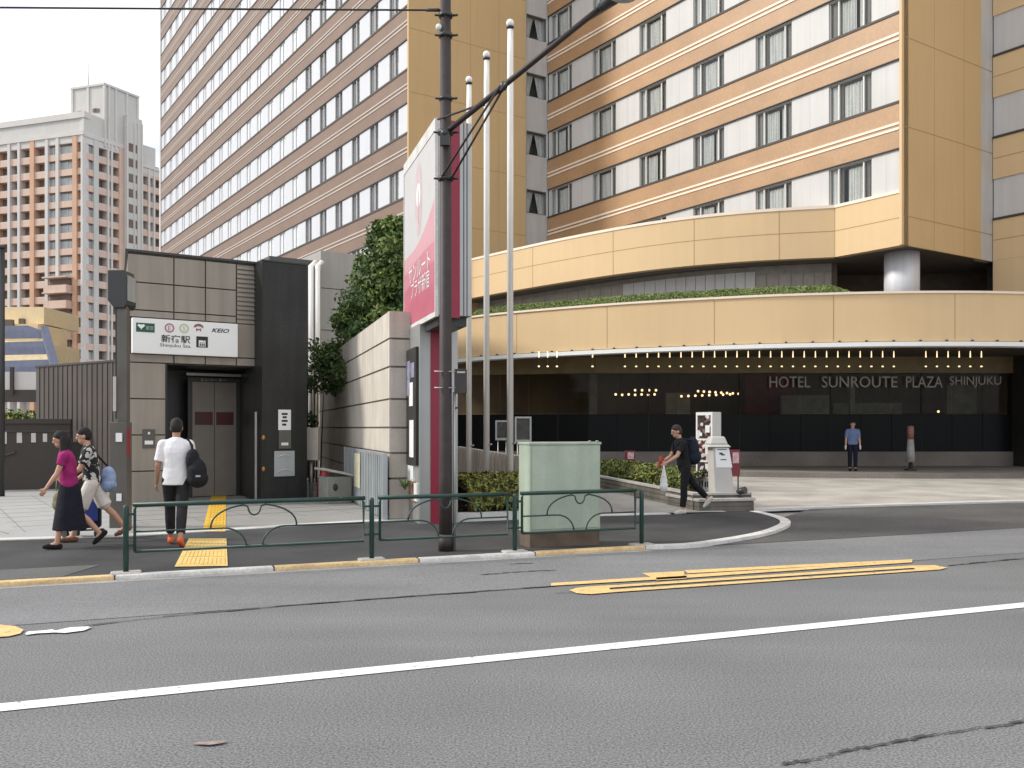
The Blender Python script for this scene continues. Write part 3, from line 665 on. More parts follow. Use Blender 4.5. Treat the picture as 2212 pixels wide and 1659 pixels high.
for i, wd in enumerate(vis):
    if i < 100:
        var = random.choice((0, 0, 0, 1, 2)) if wd[5] == 'front' else 0; key = (wd[5], round(wd[3], 2), var)
        loc = Vector((wd[0][0], wd[0][1], wd[2])) - Vector(hotel.location)
        if key not in proto:
            o = proto[key] = proto_window(wd[5], wd[3], wd[4], var); o.location = loc; o.rotation_euler = (0, 0, winrz(wd[1]))
        else: dup(proto[key], None, loc, winrz(wd[1]))
rest = MB()
for wd in [w for w in WIN if w not in vis[:100]]:
    fr, pa, cu = window_parts(wd[5], wd[3], wd[4]); mt = Matrix.Translation((wd[0][0], wd[0][1], wd[2])) @ Matrix.Rotation(winrz(wd[1]), 4, 'Z')
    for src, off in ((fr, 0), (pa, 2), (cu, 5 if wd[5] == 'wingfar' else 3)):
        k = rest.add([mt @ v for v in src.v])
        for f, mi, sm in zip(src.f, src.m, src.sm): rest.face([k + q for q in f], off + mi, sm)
stuff(rest.build('distant_window', [M['mull'], M['mull'], M['glassm'], M['curtain'], M['drape'], M['skyrefl']], hotel))

# curved first-floor fascia
UP = [(13.34, 31.0), (12.6, 32.1), (11.86, 33.15)]
UPC = spline([(11.86, 33.15), (8.6, 34.1), (5.43, 35.9), (1.9, 39.2), (-1.93, 43.6), (-4.2, 46.6)], 8)
up = MB(); up.curtain(UP[::1], 7.92, 9.80, -.35, 0, offset(UP, -.35)); up.curtain(UPC, 7.92, 9.80, -.35, 0, offset(UPC, -.35))
up.curtain(offset(UPC, .03), 9.72, 9.83, -.4, 2, offset(UPC, -.37)); up.curtain(offset(UP, .03), 9.72, 9.83, -.4, 2, offset(UP, -.37))
for c in (UPC, UP): up.curtain(offset(c, .004), 8.86, 8.89, -.004, 1, c)
for i in (0, 5, 12, 19, 26, 33):
    a, b = v2(*UPC[i]), v2(*UPC[min(i + 1, len(UPC) - 1)]); d = (b - a).normalized(); up.ob(a, d, v2(-d.y, d.x), -.01, .014, -.002, .006, 7.92, 9.72, 1)
up.build('upper_fascia', [M['yclad'], M['seamy'], M['cream']], hotel)
sf = MB()
sf.sheet([tuple(p) for p in offset(UPC, -.1)] + [G(21, -.0), G(21, 6), G(0, 6), (13.4, 31.1)], 7.97)
sf.prism([G(0.1, 0.1), G(.1, 5.7), G(-22, 5.7), G(-22, 12), G(20, 12), G(20, .1)], 7.98, 8.1)
sf.prism([tuple(p) for p in offset(UPC, -.3)] + [G(20.7, .4), G(3, .4)], 8.7, 8.8)
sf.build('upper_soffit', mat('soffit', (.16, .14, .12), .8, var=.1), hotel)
# recessed first floor wall under it
rec = offset(UPC, -1.5)
rc = MB(); rc.curtain(rec, 5.6, 7.96, -.25, 0, offset(rec, -.25)); rcp = MB()
for i in range(0, len(rec) - 1):
    a, b = v2(*rec[i]), v2(*rec[i + 1]); d = (b - a).normalized(); o = v2(-d.y, d.x); L = (b - a).length
    if 7 <= i: rcp.ob(a, d, o, .01, L - .01, .003, .05, 6.35, 7.75, 0 if i < 20 else 1)
    elif i >= 0: rcp.ob(a, d, o, .01, L - .01, .003, .04, 7.0, 7.6, 1)
rc.curtain([G(0, 11), (20, 37), (13, 37.5), rec[0]], 5.6, 7.96, .2, 1)
rc.build('recess_wall', [mat('recess grey', (.30, .285, .26), .8, var=.15), mat('recess brown', (.10, .075, .055), .8, var=.2)], hotel)
rcp.build('recess_panel', [M['wclad'], mat('recess brown grey', (.34, .31, .27), .8, var=.1)], hotel)
# round column
cl = MB(); cp = dep(1948, 32.6); cl.lathe((cp.x, cp.y, 5.7), [(.60, 0), (.60, 2.26)], 40, 0); cl.lathe((cp.x, cp.y, 7.4), [(.603, 0), (.603, .01)], 40, 0, caps=False)
cl.build('column', M['steel'], hotel)
# canopy
CN = spline([(-4.2, 38.4), (-1.5, 34.1), (3.07, 30.8), (7.3, 28.9), (10.0, 28.2), (12.7, 27.85), (15.7, 28.0), (19.5, 28.9), (24, 31)], 10)
cn = MB(); cn.curtain(CN, 4.33, 5.80, .4, 0)
cn.curtain(offset(CN, -.05), 5.80, 5.87, .5, 2, offset(CN, .45))
cn.curtain(offset(CN, -.09), 4.17, 4.30, .5, 3, offset(CN, .42))
cn.curtain(offset(CN, .02), 4.27, 4.34, .38, 1, offset(CN, .38))
dl = resample(CN, 10)
for i in range(1, 9):
    a, b = v2(*dl[i]), v2(*dl[i]) + .01 * (v2(*dl[i + 1]) - v2(*dl[i])); d = (b - a).normalized(); cn.ob(a, d, v2(d.y, -d.x), -.01, .012, -.002, .005, 4.36, 5.78, 1)
dl = resample(CN, 42)
for i in range(1, 41):
    a = v2(*dl[i]); d = (v2(*dl[i + 1]) - a).normalized(); cn.ob(a, d, v2(d.y, -d.x), -.03, .03, -.05, .06, 4.26, 4.36, 4)
cn.build('canopy_fascia', [M['yclad'], M['seamy'], M['cream'], M['signw'], M['dkline']], hotel)
cin = offset(CN, .3)
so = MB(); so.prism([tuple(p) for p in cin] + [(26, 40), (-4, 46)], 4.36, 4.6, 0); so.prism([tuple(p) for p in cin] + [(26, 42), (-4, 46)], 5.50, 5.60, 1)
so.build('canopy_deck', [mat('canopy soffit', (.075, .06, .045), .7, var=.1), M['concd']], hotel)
# glazed ground floor
GW = [(-4.6, 37.2), (-2.5, 35.7), (3.2, 34.45), (11, 34.4), (19.1, 34.4)]
gw = resample(GW, 22)
gf = MB(); gf.curtain(GW, .0, .74, .4, 0, offset(GW, .4)); gf.build('plinth', M['granite'], hotel)
bpn = MB()
for i in range(21):
    a, b = v2(*gw[i]), v2(*gw[i + 1]); d = (b - a).normalized(); bpn.ob(a, d, v2(d.y, -d.x), .008, (b - a).length - .008, -.1, -.03, .74, 2.17)
bpn.build('black_panel', M['blackp'], hotel)
gl = MB()
for i in range(21):
    a, b = v2(*gw[i]), v2(*gw[i + 1]); d = (b - a).normalized(); a_, b_ = a + d * .01 - v2(d.y, -d.x) * .06, b - d * .01 - v2(d.y, -d.x) * .06; gl.face4((*a_, 2.2), (*b_, 2.2), (*b_, 3.72), (*a_, 3.72))
gl.build('lobby_glass', M['lobbyglass'], hotel)
for i in range(0, 22, 3):
    mu = MB(); a = v2(*gw[i]); d = (v2(*gw[min(i + 1, 21)]) - v2(*gw[i - 1 if i else 0])).normalized(); mu.ob(a, d, v2(d.y, -d.x), -.012, .012, -.12, -.025, .76, 3.73); mu.build('mullion', M['inside'], hotel)
bh = MB(); bh.curtain(GW, 3.74, 4.36, .3, 0, offset(GW, .3)); bh.build('bulkhead', M['gold'], hotel)
lo = MB()
lo.curtain([(-5, 41.5), (3, 40), (22, 40)], 0, 4.36, .2, 0); lo.sheet([(-5, 37), (22, 34.7), (22, 40), (-5, 41.5)], .5, 0)
for x0, x1, z0, z1, y, mi in ((10.0, 12.1, 1.9, 4.0, 38.8, 1), (11.2, 13.2, 1.6, 3.0, 37.6, 2), (13.6, 16.5, 1.6, 2.7, 38.3, 2), (13.9, 14.1, 1, 3.7, 37.2, 2), (17.8, 19.0, 1.4, 3.4, 37.0, 2), (6.4, 7.4, .5, 3.1, 37.6, 2), (3.3, 3.6, .5, 4.2, 38.2, 2)):
    lo.box(((x0 + x1) / 2, y, (z0 + z1) / 2), (x1 - x0, .2, z1 - z0), mi)
lo.build('lobby_interior', [M['lobby'], M['lobbyr'], M['lobbyg']], hotel)
pr = MB(); pr.ob(v2(19.1, 34.4), v2(1, 0), v2(0, -1), 0, .9, -.4, .9, 0, 4.36); pr.ob(v2(20, 34.4), v2(1, 0), v2(0, -1), 0, 8, -.4, .1, 0, 4.36)
pr.build('end_pier', mat('dark pier', (.03, .028, .025), .6, var=.1), hotel)
tr = MB(); te = offset(CN, .9); tr.prism([p for p in te if p[0] > .2] + [(23, 34.5), (3.2, 34.5), (-1.5, 35.4)], .0, .20, 0, 1)
tr.build('terrace', [M['granite'], M['terr']], hotel)
# lettering on the glass
LY = 34.30
for wd, a, b in (('HOTEL', 1662, 1750), ('SUNROUTE', 1775, 1938), ('PLAZA', 1957, 2036), ('SHINJUKU', 2051, 2162)):
    x0, x1 = dep(a, LY).x, dep(b, LY).x
    text(wd, 'lettering', M['letter'], hotel, (x0, LY), v2(1, 0), v2(0, -1), zat(837, LY), x1 - x0, .42, .02)
# pendant lamps
lampline = [dep(px, 31.2) for px in ([1164 + 0, 1183, 1203, 1280] + [1350 + 24.2 * i for i in range(25)] + [2000 + 24 * i for i in range(6)])]
first = None
for i, p in enumerate(lampline):
    if first is None:
        first = thing('pendant_lamp', 'small glowing pendant lamp hanging in the row under the canopy', 'lamp', (p.x, p.y, 3.72), 'pendant lamps under the entrance canopy')
        b = MB(); b.tube([(0, 0, .64), (0, 0, .10)], .006, 6); b.build('cord', M['frameb']).parent = first
        b = MB(); b.tube([(0, 0, .36), (0, 0, .58)], [.022, .013], 8); b.build('tube', M['lamp']).parent = first
        b = MB(); b.ball((0, 0, .05), (.040, .040, .026), 8); b.build('reflected_bulb', M['lamp']).parent = first  # lower glow stands in for the lamp's reflection in the glass
    else: dup(first, None, (p.x, p.y, 3.72))
first = None
for i, (px, py) in enumerate([(1330 + 14 * j, 852 + (j % 2)) for j in range(7)] + [(1372 + 15 * j, 843) for j in range(4)] + [(1472 + 15 * j, 856 - j * .6) for j in range(8)] + [(1508 + 12.5 * j, 845 + j * .8) for j in range(8)] + [(2078, 790), (2136, 786), (2027, 889)]):
    p = dep(px, 36.6, py)
    if first is None:
        first = thing('lobby_lamp', 'tiny warm lamp glowing inside the dark lobby behind the glass', 'lamp', p, 'small lamps inside the lobby')
        b = MB(); b.ball((0, 0, 0), .050, 8); b.build('globe', mat('lobby lamp glow', (1, .7, .4), .5, var=0, emit=(1, .66, .36), estr=2.2)).parent = first
        b = MB(); b.tube([(0, 0, .05), (0, 0, .5)], .005, 5); b.build('cord', M['frameb']).parent = first
    else: dup(first, None, p)

# ------------------------------------------------------------------ roof planting on the canopy
def hedge(name, label, path, width, z0, h, n, size, mats, taper=True, cat='hedge', group=None, wob=.08, inner=True):
    o = MB(); P = resample(path, 60)
    def smp():
        i = random.random() * 58.99; j = int(i); w = i - j
        x, y = P[j][0] * (1 - w) + P[j + 1][0] * w, P[j][1] * (1 - w) + P[j + 1][1] * w
        t = (v2(*P[j + 1]) - v2(*P[j])).normalized(); nn = v2(-t.y, t.x)
        e = 1.0
        if taper: e = min(1, i / 4 + .25, (59 - i) / 5 + .25)
        e *= 1 - wob + wob * math.sin(i * 1.7 + 1) * math.cos(i * .63)
        a = random.uniform(0, math.pi); rr = random.uniform(.75, 1.05) ** .5
        dx = math.cos(a) * width / 2 * rr; dz = (math.sin(a) ** .6) * h * rr * e
        return Vector((x + nn.x * dx, y + nn.y * dx, z0 + dz)), Vector((nn.x * math.cos(a), nn.y * math.cos(a), math.sin(a)))
    leaves(o, smp, n, size, tuple(range(len(mats))))
    r = thing(name, label, cat, (P[0][0], P[0][1], z0), group)
    o.build('foliage', mats, r)
    b = MB(); 
    for i in range(2, 58, 2):
        x, y = P[i][0], P[i][1]
        for q in range(3):
            b.tube([(x, y, z0 - .05), (x + random.uniform(-.5, .5) * width * .6, y + random.uniform(-.4, .4) * width * .6, z0 + h * random.uniform(.4, .8))], [.012, .004], 5)
    b.build('stem', M['bark'], r)
    k = MB()
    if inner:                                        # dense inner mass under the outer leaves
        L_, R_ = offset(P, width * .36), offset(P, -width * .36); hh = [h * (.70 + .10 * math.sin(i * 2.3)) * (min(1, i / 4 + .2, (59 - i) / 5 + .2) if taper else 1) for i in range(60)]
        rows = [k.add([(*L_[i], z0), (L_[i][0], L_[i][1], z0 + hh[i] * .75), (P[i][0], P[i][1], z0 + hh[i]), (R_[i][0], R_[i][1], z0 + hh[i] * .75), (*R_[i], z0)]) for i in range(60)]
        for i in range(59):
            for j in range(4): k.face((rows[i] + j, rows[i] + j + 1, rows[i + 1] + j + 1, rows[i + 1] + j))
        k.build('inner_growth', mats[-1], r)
    return r
hp = [p for p in offset(CN, .75) if -1.6 < p[0] < 11.3]
hedge('roof_hedge', 'long clipped green hedge growing along the canopy roof edge', hp, 1.0, 5.66, .56, 44000, .033, [M['leafr'], M['leafr'], M['leafr'], M['leaf2']], wob=.03)
hp = [(dep(px, 30.5).x, 30.5) for px in (2000, 2040, 2080, 2125)]
hedge('roof_plant', 'sparse leafy plant on the canopy roof right of the steel column', hp, .6, 5.60, .55, 420, .08, [M['leaf2'], M['leaf3']], cat='plant', inner=False, wob=.3)
# ------------------------------------------------------------------ station lift building
SO = v2(-5.556, 20.1) - D2 * 2.806          # left front corner
SU, SN, SB = D2, N2, D1                     # along the front, outward, backwards
st_ = thing('station_lift_building', 'small taupe panelled station lift building with white station sign and dark granite slab', 'station entrance', (SO.x, SO.y, SW))
def sx(px): return ray(SO, SU, px)
Ys = lambda a: SO.y + SU.y * a
ZT = 5.27
xl, xc, xo, xr = 0.0, sx(357), sx(357), sx(566)
zo = zat(785, Ys(xc))                       # soffit of the opening
SKW = -unit(-.44, 1.0)                      # the flanks run back towards the left wall, out of sight from the street
b = MB()
b.ob(SO, SU, SKW, xl, xr, -8, -.02, zo + .02, ZT)          # upper volume
b.ob(SO, SU, SKW, xl, xc, -8, -.02, SW, zo + .02)          # left pier
b.ob(SO, SU, SKW, xr, xr + 1.0, -8, -.6, SW, ZT)
b.ob(SO, SU, SKW, xc, xr, -8, -2.0, SW, zo + .02)
b.build('wall', M['panel'], st_)  # unseen depth behind the front lengthened to shade the beige wall
b = MB()
cols = [0.0, sx(375), sx(443), sx(510), xr]
rows = [zo, zat(763, SO.y), zat(684, SO.y), zat(668, SO.y), zat(608, SO.y), ZT - .03]
g_ = .012
for i in range(4):
    for j in range(5):
        if i == 3 and j in (2, 3, 4): continue
        if j == 1 and i < 3: continue
        b.ob(SO, SU, SN, cols[i] + g_, cols[i + 1] - g_, -.02, .03, rows[j] + g_, rows[j + 1] - g_)
zz = [SW, .75, 1.5, 2.25, zo]
for j in range(4): b.ob(SO, SU, SN, .012, xc - .01, -.02, .03, zz[j] + g_, zz[j + 1] - g_)
b.build('cladding_panel', M['panel'], st_, bevel=.004)
b = MB(); b.ob(SO, SU, SN, 0, xr, -.03, -.018, zo, ZT - .01); b.ob(SO, SU, SN, 0, xc, -.03, -.018, SW, zo); b.build('joint_backing', M['panelj'], st_)
b = MB()
for i in range(13):
    z = rows[2] + .02 + i * (ZT - .05 - rows[2]) / 13; h = (ZT - .05 - rows[2]) / 13
    n = b.add([(*(SO + SU * (cols[3] + .015) + SN * e), zz_) for e, zz_ in ((.028, z), (-.01, z + h * .95))] + [(*(SO + SU * (xr - .01) + SN * e), zz_) for e, zz_ in ((-.01, z + h * .95), (.028, z))])
    b.face((n, n + 3, n + 2, n + 1))
    b.ob(SO, SU, SN, cols[3] + .015, xr - .01, .0, .03, z - .012, z + .012)
b.build('louvre', M['panel'], st_)
b = MB(); b.ob(SO, SU, SKW, -.05, xr + .02, -8, .06, ZT, ZT + .05); b.build('roof_edge', M['postd'], st_)
# opening: dark lobby with lift doors
b = MB(); b.ob(SO, SU, SN, xc, xc + .05, -2.0, -.05, SW, zo); b.ob(SO, SU, SN, xr - .05, xr, -2.0, -.05, SW, zo); b.ob(SO, SU, SN, xc + .05, xr - .05, -2.0, -.05, zo - .02, zo + .015); b.ob(SO, SU, SN, xc + .05, xr - .05, -2.0, -1.95, SW, zo - .02)
b.build('lift_lobby', mat('lift lobby dark', (.018, .018, .019), .35, var=.1), st_)
LOq = SO - SN * 1.5
def lx(px): return ray(LOq, SU, px)
Yl = LOq.y + SU.y * lx(460)
b = MB(); d0, d1 = lx(415), lx(510); zt = zat(826, Yl)
for p, q in ((d0, (d0 + d1) / 2 - .006), ((d0 + d1) / 2 + .006, d1)): b.ob(LOq, SU, SN, p, q, -.03, .0, SW + .02, zt)
dr = b.build('lift_door', mat('lift door steel', (.23, .21, .18), .45, metal=.35, var=.06), st_)
b = MB()
for p, q in ((d0 + .06, (d0 + d1) / 2 - .04), ((d0 + d1) / 2 + .04, d1 - .06)): b.ob(LOq, SU, SN, p, q, .0, .006, zat(918, Yl), zat(890, Yl))
b.build('red_panel', mat('lift red band', (.075, .012, .018), .4, var=.1), dr)
b = MB(); b.ob(LOq, SU, SN, d0 - .1, d0, -.03, .03, SW, zt + .1); b.ob(LOq, SU, SN, d1, d1 + .1, -.03, .03, SW, zt + .1); b.ob(LOq, SU, SN, d0, d1, -.03, .03, zt, zt + .1); b.build('lift_frame', M['postd'], st_)
b = MB(); b.ob(LOq, SU, SN, lx(400), lx(545), .0, .12, zt + .14, zt + .20); b.ob(LOq, SU, SN, lx(403), lx(520), .05, .1, zt + .30, zt + .36); b.build('lintel_rail', M['alu'], st_)
text('エレベーター', 'lift_lettering', M['kiosk'], st_, LOq + SU * lx(432) + SN * .035, SU, SN, zt + .02, lx(488) - lx(432), .07)
for px0, px1, py0, py1 in ((521, 547, 892, 930), (536, 556, 930, 958), (523, 533, 955, 985)):
    b = MB(); b.ob(LOq, SU, SN, lx(px0), lx(px1), .0, .01, zat(py1, Yl + .5), zat(py0, Yl + .5)); b.build('notice', mat('notice paper', (.22, .22, .20), .7, var=.2, scale=30), st_)
# station sign
b = MB(); s0, s1 = sx(283), sx(509); za, zb = zat(763.5, SO.y + .1), zat(688, SO.y + .1)
zb2 = zat(693, Ys(s1))
b.ob(SO, SU, SN, s0, s1, .0, .16, za, zb); sg = b.build('station_sign', M['signw'], st_, bevel=.006)
FO = SO + SN * .16
def fx(px): return ray(FO, SU, px)
Yf = lambda px: FO.y + SU.y * fx(px)
zf = lambda py, px: zat(py, Yf(px))
b = MB(); b.ob(FO, SU, SN, fx(294), fx(334), .0, .006, zf(717.5, 315), zf(698, 315)); b.build('operator_plate', M['green'], sg)
b = MB(); c = FO + SU * fx(305) + SN * .008; zc = zf(706, 305)
lf = [(-.085, .035), (-.05, .065), (-.01, .05), (.0, .055), (.01, .05), (.05, .065), (.085, .035), (.045, -.01), (.012, -.035), (0, -.07), (-.012, -.035), (-.045, -.01)]
n = b.add([(*(c + SU * a * .9), zc + e * .9) for a, e in lf]); b.face(range(n, n + len(lf))[::-1]); b.build('leaf_emblem', M['signw'], sg)
text('都営', 'operator_lettering', M['kiosk'], sg, FO + SU * fx(315), SU, SN, zf(713, 320), fx(331) - fx(315), .085, .009)
def ring(px, py, r0, r1, m, nm):
    b = MB(); c = FO + SU * fx(px) + SN * .006; zc = zf(py, px); k = 24
    i0 = b.add([(*(c + SU * math.cos(t * 2 * math.pi / k) * r0), zc + math.sin(t * 2 * math.pi / k) * r0) for t in range(k)])
    i1 = b.add([(*(c + SU * math.cos(t * 2 * math.pi / k) * r1), zc + math.sin(t * 2 * math.pi / k) * r1) for t in range(k)])
    for t in range(k): b.face((i0 + t, i0 + (t + 1) % k, i1 + (t + 1) % k, i1 + t))
    b.build(nm, m, sg)
ring(366, 708.5, .068, .098, M['magenta'], 'line_ring'); text('E', 'line_lettering', M['magenta'], sg, FO + SU * (fx(366) - .028), SU, SN, zf(713.5, 366), .056, .09)
ring(397.5, 709.5, .070, .098, M['lime'], 'line_ring'); text('S', 'line_lettering', M['lime'], sg, FO + SU * (fx(397.5) - .028), SU, SN, zf(714.5, 397), .056, .09)
b = MB(); c = FO + SU * fx(429) + SN * .006; zc = zf(707, 429)
pts = [(math.cos(t * math.pi / 10) * .10, math.sin(t * math.pi / 10) * .075) for t in range(11)] + [(-.10, -.018), (-.03, .02), (.03, .02), (.10, -.018)]
n = b.add([(*(c + SU * a), zc + e) for a, e in pts]); b.face(range(n, n + len(pts)))
for a in (-.05, .03): b.ob(c + SU * a, SU, SN, 0, .022, -.004, .001, zc - .085, zc - .025)
b.ob(c, SU, SN, -.028, .03, -.004, .0005, zc - .06, zc - .035); b.build('operator_emblem', M['brick_red'], sg)
text('KEIO', 'operator_lettering', M['navy'], sg, FO + SU * fx(457), SU, SN, zf(718.5, 475), fx(495) - fx(457), .088, shear=.35, bold=.02)
text('新宿駅', 'station_lettering', M['black'], sg, FO + SU * fx(348), SU, SN, zf(741, 380), fx(411) - fx(348), .165, bold=.012)
text('Shinjuku Sta.', 'station_lettering', M['black'], sg, FO + SU * fx(345.5), SU, SN, zf(752, 380), fx(413) - fx(345.5), .085)
b = MB(); b.ob(FO, SU, SN, fx(424), fx(449), .0, .006, zf(750.5, 436), zf(727, 436)); pl = b.build('lift_pictogram', M['black'], sg)
b = MB(); m0 = fx(436.5); zq = zf(739, 436)
b.ob(FO, SU, SN, m0 - .07, m0 + .07, .006, .009, zq - .095, zq + .035)
b.build('lift_pictogram_car', M['signw'], sg)
b = MB()
for q in (-.04, 0, .04): b.ob(FO, SU, SN, m0 + q - .013, m0 + q + .013, .009, .011, zq - .085, zq - .03); b.ball((*(FO + SU * (m0 + q) + SN * .009), zq - .012), (.012, .004, .012), 8)
for q, s in ((-.03, 1), (.03, -1)):
    c = FO + SU * (m0 + q) + SN * .010; n = b.add([(*(c - SU * .022), zq + .05), (*(c + SU * .022), zq + .05), (*c, zq + .05 + .035 * s)]); b.face((n, n + 1, n + 2))
b.build('lift_pictogram_figure', M['black'], sg)
# intercom on the pier
b = MB(); p0, p1 = sx(307), sx(334); b.ob(SO, SU, SN, p0, p1, .03, .05, zat(968, Ys(p0)), zat(927, Ys(p0))); ic = b.build('call_plate', mat('call plate', (.10, .095, .085), .4, metal=.3, var=.05), st_)
b = MB(); b.ob(SO, SU, SN, p0 + .04, p1 - .04, .05, .054, zat(960, Ys(p0)), zat(952, Ys(p0))); b.ball((*(SO + SU * (p0 + p1) / 2 + SN * .05), zat(936, Ys(p0))), (.03, .02, .03), 10); b.build('call_button', M['signw'], ic)
# dark granite slab
SLO = v2(-5.556, 20.1) + SN * .55
sl0 = ray(SLO, SU, 566); sl1 = ray(SLO, SU, 663.5)
b = MB(); zs = zat(563, SLO.y + SU.y * sl0); b.ob(SLO, SU, SN, sl0, sl1, -1.1, 0, SW, zs); sb = b.build('granite_slab', M['slab'], st_, bevel=.01)
b = MB(); b.ob(SLO, SU, SN, sl0 - .012, sl1 + .012, -1.1, .012, zs, zs + .03)
b.build('slab_cap', M['postd'], sb)
def plx(px): return ray(SLO, SU, px)
Yb = SLO.y + SU.y * plx(615)
b = MB(); b.ob(SLO, SU, SN, plx(601), plx(628), .0, .012, zat(929, Yb), zat(885, Yb)); nb = b.build('notice_plate', M['signw'], sb)
b = MB()
for yy, a, c in ((892, 608, 621), (899, 610, 619), (907, 608, 621), (915, 609, 618)): b.ob(SLO, SU, SN, plx(a), plx(c), .012, .014, zat(yy + 4.5, Yb), zat(yy, Yb))
b.build('notice_mark', M['black'], nb)
b = MB(); b.ob(SLO, SU, SN, plx(602), plx(628), .0, .02, zat(969, Yb), zat(929.5, Yb)); ip = b.build('intercom', mat('intercom', (.13, .125, .11), .45, metal=.3, var=.05), sb)
b = MB(); b.ob(SLO, SU, SN, plx(607), plx(622), .02, .024, zat(962, Yb), zat(956, Yb)); b.build('intercom_label', M['signw'], ip)
b = MB(); b.ob(SLO, SU, SN, plx(592), plx(636), .0, .03, zat(1029, Yb), zat(974, Yb)); mp_ = b.build('guide_plate', M['silver'], sb, bevel=.01)
for yy in (983, 1014):
    b = MB(); pts = []
    for i in range(9):
        t = math.pi * i / 8; pts.append((*(SLO + SU * (plx(614) + math.cos(t) * .13) + SN * .032), zat(yy + 6, Yb) + math.sin(t) * .06))
    b.tube(pts, .012, 6); b.build('guide_arc', M['kiosk'], mp_)
amb = mat('amber button', (.40, .17, .03), .4, var=0)
for yy in (945, 1012): b = MB(); b.ball((*(SLO + SU * (sl0 + .03) + SN * .0), zat(yy, Yb)), (.04, .02, .055), 10); b.build('amber_button', amb, sb)
b = MB(); b.ob(SLO, SU, SN, sl0 - .10, sl0 - .06, -.2, -.16, SW, zat(890, Yb)); b.build('door_post', M['alu'], st_)

# grey neighbour block with downpipes
an = thing('grey_block', 'grey panelled block behind the tree and the granite slab', 'building', (-5.5, 27, 0))
AO = dep(693, 29.0); AO = v2(AO.x, AO.y)
b = MB(); zA = zat(541, 29.0); aw = 3.7
b.ob(AO, D2, N2, 0, aw, -6, 0, 0, zA, 0)
for i in range(1, 3): b.ob(AO, D2, N2, i * 1.28 - .012, i * 1.28 + .012, 0, .004, 0, zA, 1)
for i in range(0, 5): b.ob(AO, D2, N2, 0, aw, 0, .0045, zA - 1.2 - i * 1.35 - .01, zA - 1.2 - i * 1.35 + .014, 1)
b.build('wall', [mat('block panel', (.36, .345, .315), .6, var=.05, scale=.6, streak=.1), M['panelj']], an)
b = MB(); b.ob(AO, D2, N2, -1.6, -.003, -6, -.25, 0, zA - .3); b.build('side_recess', mat('block dark', (.085, .085, .085), .6, var=.1), an)
for px in (672, 686):
    p = dep(px, 28.3); b = MB(); b.tube([(p.x, p.y, .1), (p.x, p.y, zat(574, 28.3)), (p.x + .05, p.y + .4, zat(562, 28.3))], .085, 10); b.build('downpipe', M['polew'], an)

# ------------------------------------------------------------------ retaining wall
WO = v2(-2.134, 15.7); WU = D3; WN = v2(-D3.y, D3.x); WE = v2(D3.y, -D3.x)
rw = thing('retaining_wall', 'long beige concrete wall with horizontal grooves running back beside the pylon sign', 'wall', (WO.x, WO.y, SW))
ZW = 3.68; b = MB()
zj = [SW] + [zat(y, 15.7) for y in (1034, 979, 923.7, 862, 792, 731)] + [ZW]
for i in range(len(zj) - 1):
    b.ob(WO, WU, WE, 0, 20, 0, .46, zj[i] + .018, zj[i + 1] - (.018 if i < len(zj) - 2 else 0), 0)
    b.ob(WO, WU, WE, .03, 19.9, .03, .43, zj[i] - .02, zj[i] + .02, 1)
b.build('wall_course', [M['beige'], M['beigej']], rw)

# ------------------------------------------------------------------ pylon sign
PY0 = 13.9; PO = dep(942, PY0); PO = v2(PO.x, PO.y)
pw = ray(PO, WE, 1018.5); plen = ray(PO, WU, 874.5)
zb_, zt_ = zat(681, PY0), zat(259, PY0)
py_ = thing('pylon_sign', 'tall hotel pylon sign with faded white and pink face and crimson stripe', 'sign', (PO.x + .2, PO.y + 1.3, SW))
b = MB(); b.ob(PO, WU, WE, 0, plen, .03, pw, zb_, zt_); bx_ = b.build('sign_box', M['alu'], py_, bevel=.01)
b = MB(); b.ob(PO, WU, WE, .012, plen - .012, -.01, .03, zb_ + .06, zt_ - .16); fc = b.build('sign_face', mat('sign face', (.50, .49, .485), .45, var=.03, streak=.04), py_)
# pink field: lower part of the face under a sweeping curve
FOp = PO + WN * .0101; hz = zt_ - zb_
b = MB(); bot = zb_ + .065
L0, L1 = .02, plen - .02
def face_poly(P, m, e, nm, par):
    q = MB(); n = q.add([(*(PO + WU * (plen - a) + WN * (.0102 + e)), z) for a, z in P]); q.face(range(n, n + len(P))); return q.build(nm, m, par)
cv = [(L0 + (L1 - L0) * i / 16, zb_ + hz * (.43 + .05 * (1 - math.cos(i / 16 * 1.3)) + .26 * max(0, i / 16 - .25) ** 2.0)) for i in range(17)]
face_poly([(L0, bot)] + [(L1, bot)] + cv[::-1], M['pinkl'], .001, 'pale_field', fc)
for k, (m, f) in enumerate(((M['pinks'], .30), (mat('faded mid pink', (.47, .145, .19), .45, var=.06, spec=.35), .21), (M['pinkd'], .115))):
    cc = [(L0 + (L1 - L0) * i / 16, zb_ + hz * (f * 1.12 + .05 * math.sin(i / 16 * 1.6))) for i in range(17)]
    face_poly([(L0, bot), (L1, bot)] + cc[::-1], m, .002 + .001 * k, 'pink_field', fc)
face_poly([(plen * .50 + .28 * math.cos(t * .2618) * 1.0, zb_ + hz * .70 + .62 * math.sin(t * .2618)) for t in range(24)], mat('faded emblem', (.52, .40, .415), .45, var=.1, scale=5), .002, 'emblem', fc)
face_poly([(plen * .50 + .17 * math.cos(t * .2618), zb_ + hz * .72 + .20 * math.sin(t * .2618)) for t in range(24)], M['signw'], .004, 'emblem_disc', fc)
face_poly([(plen * .50 + .05 * math.cos(t * .2618), zb_ + hz * .66 + .30 * math.sin(t * .2618)) for t in range(24)], mat('faded stroke', (.55, .33, .36), .45, var=.05), .005, 'emblem_stroke', fc)
UR = v2(-WU.x, -WU.y); FAR = PO + WU * plen
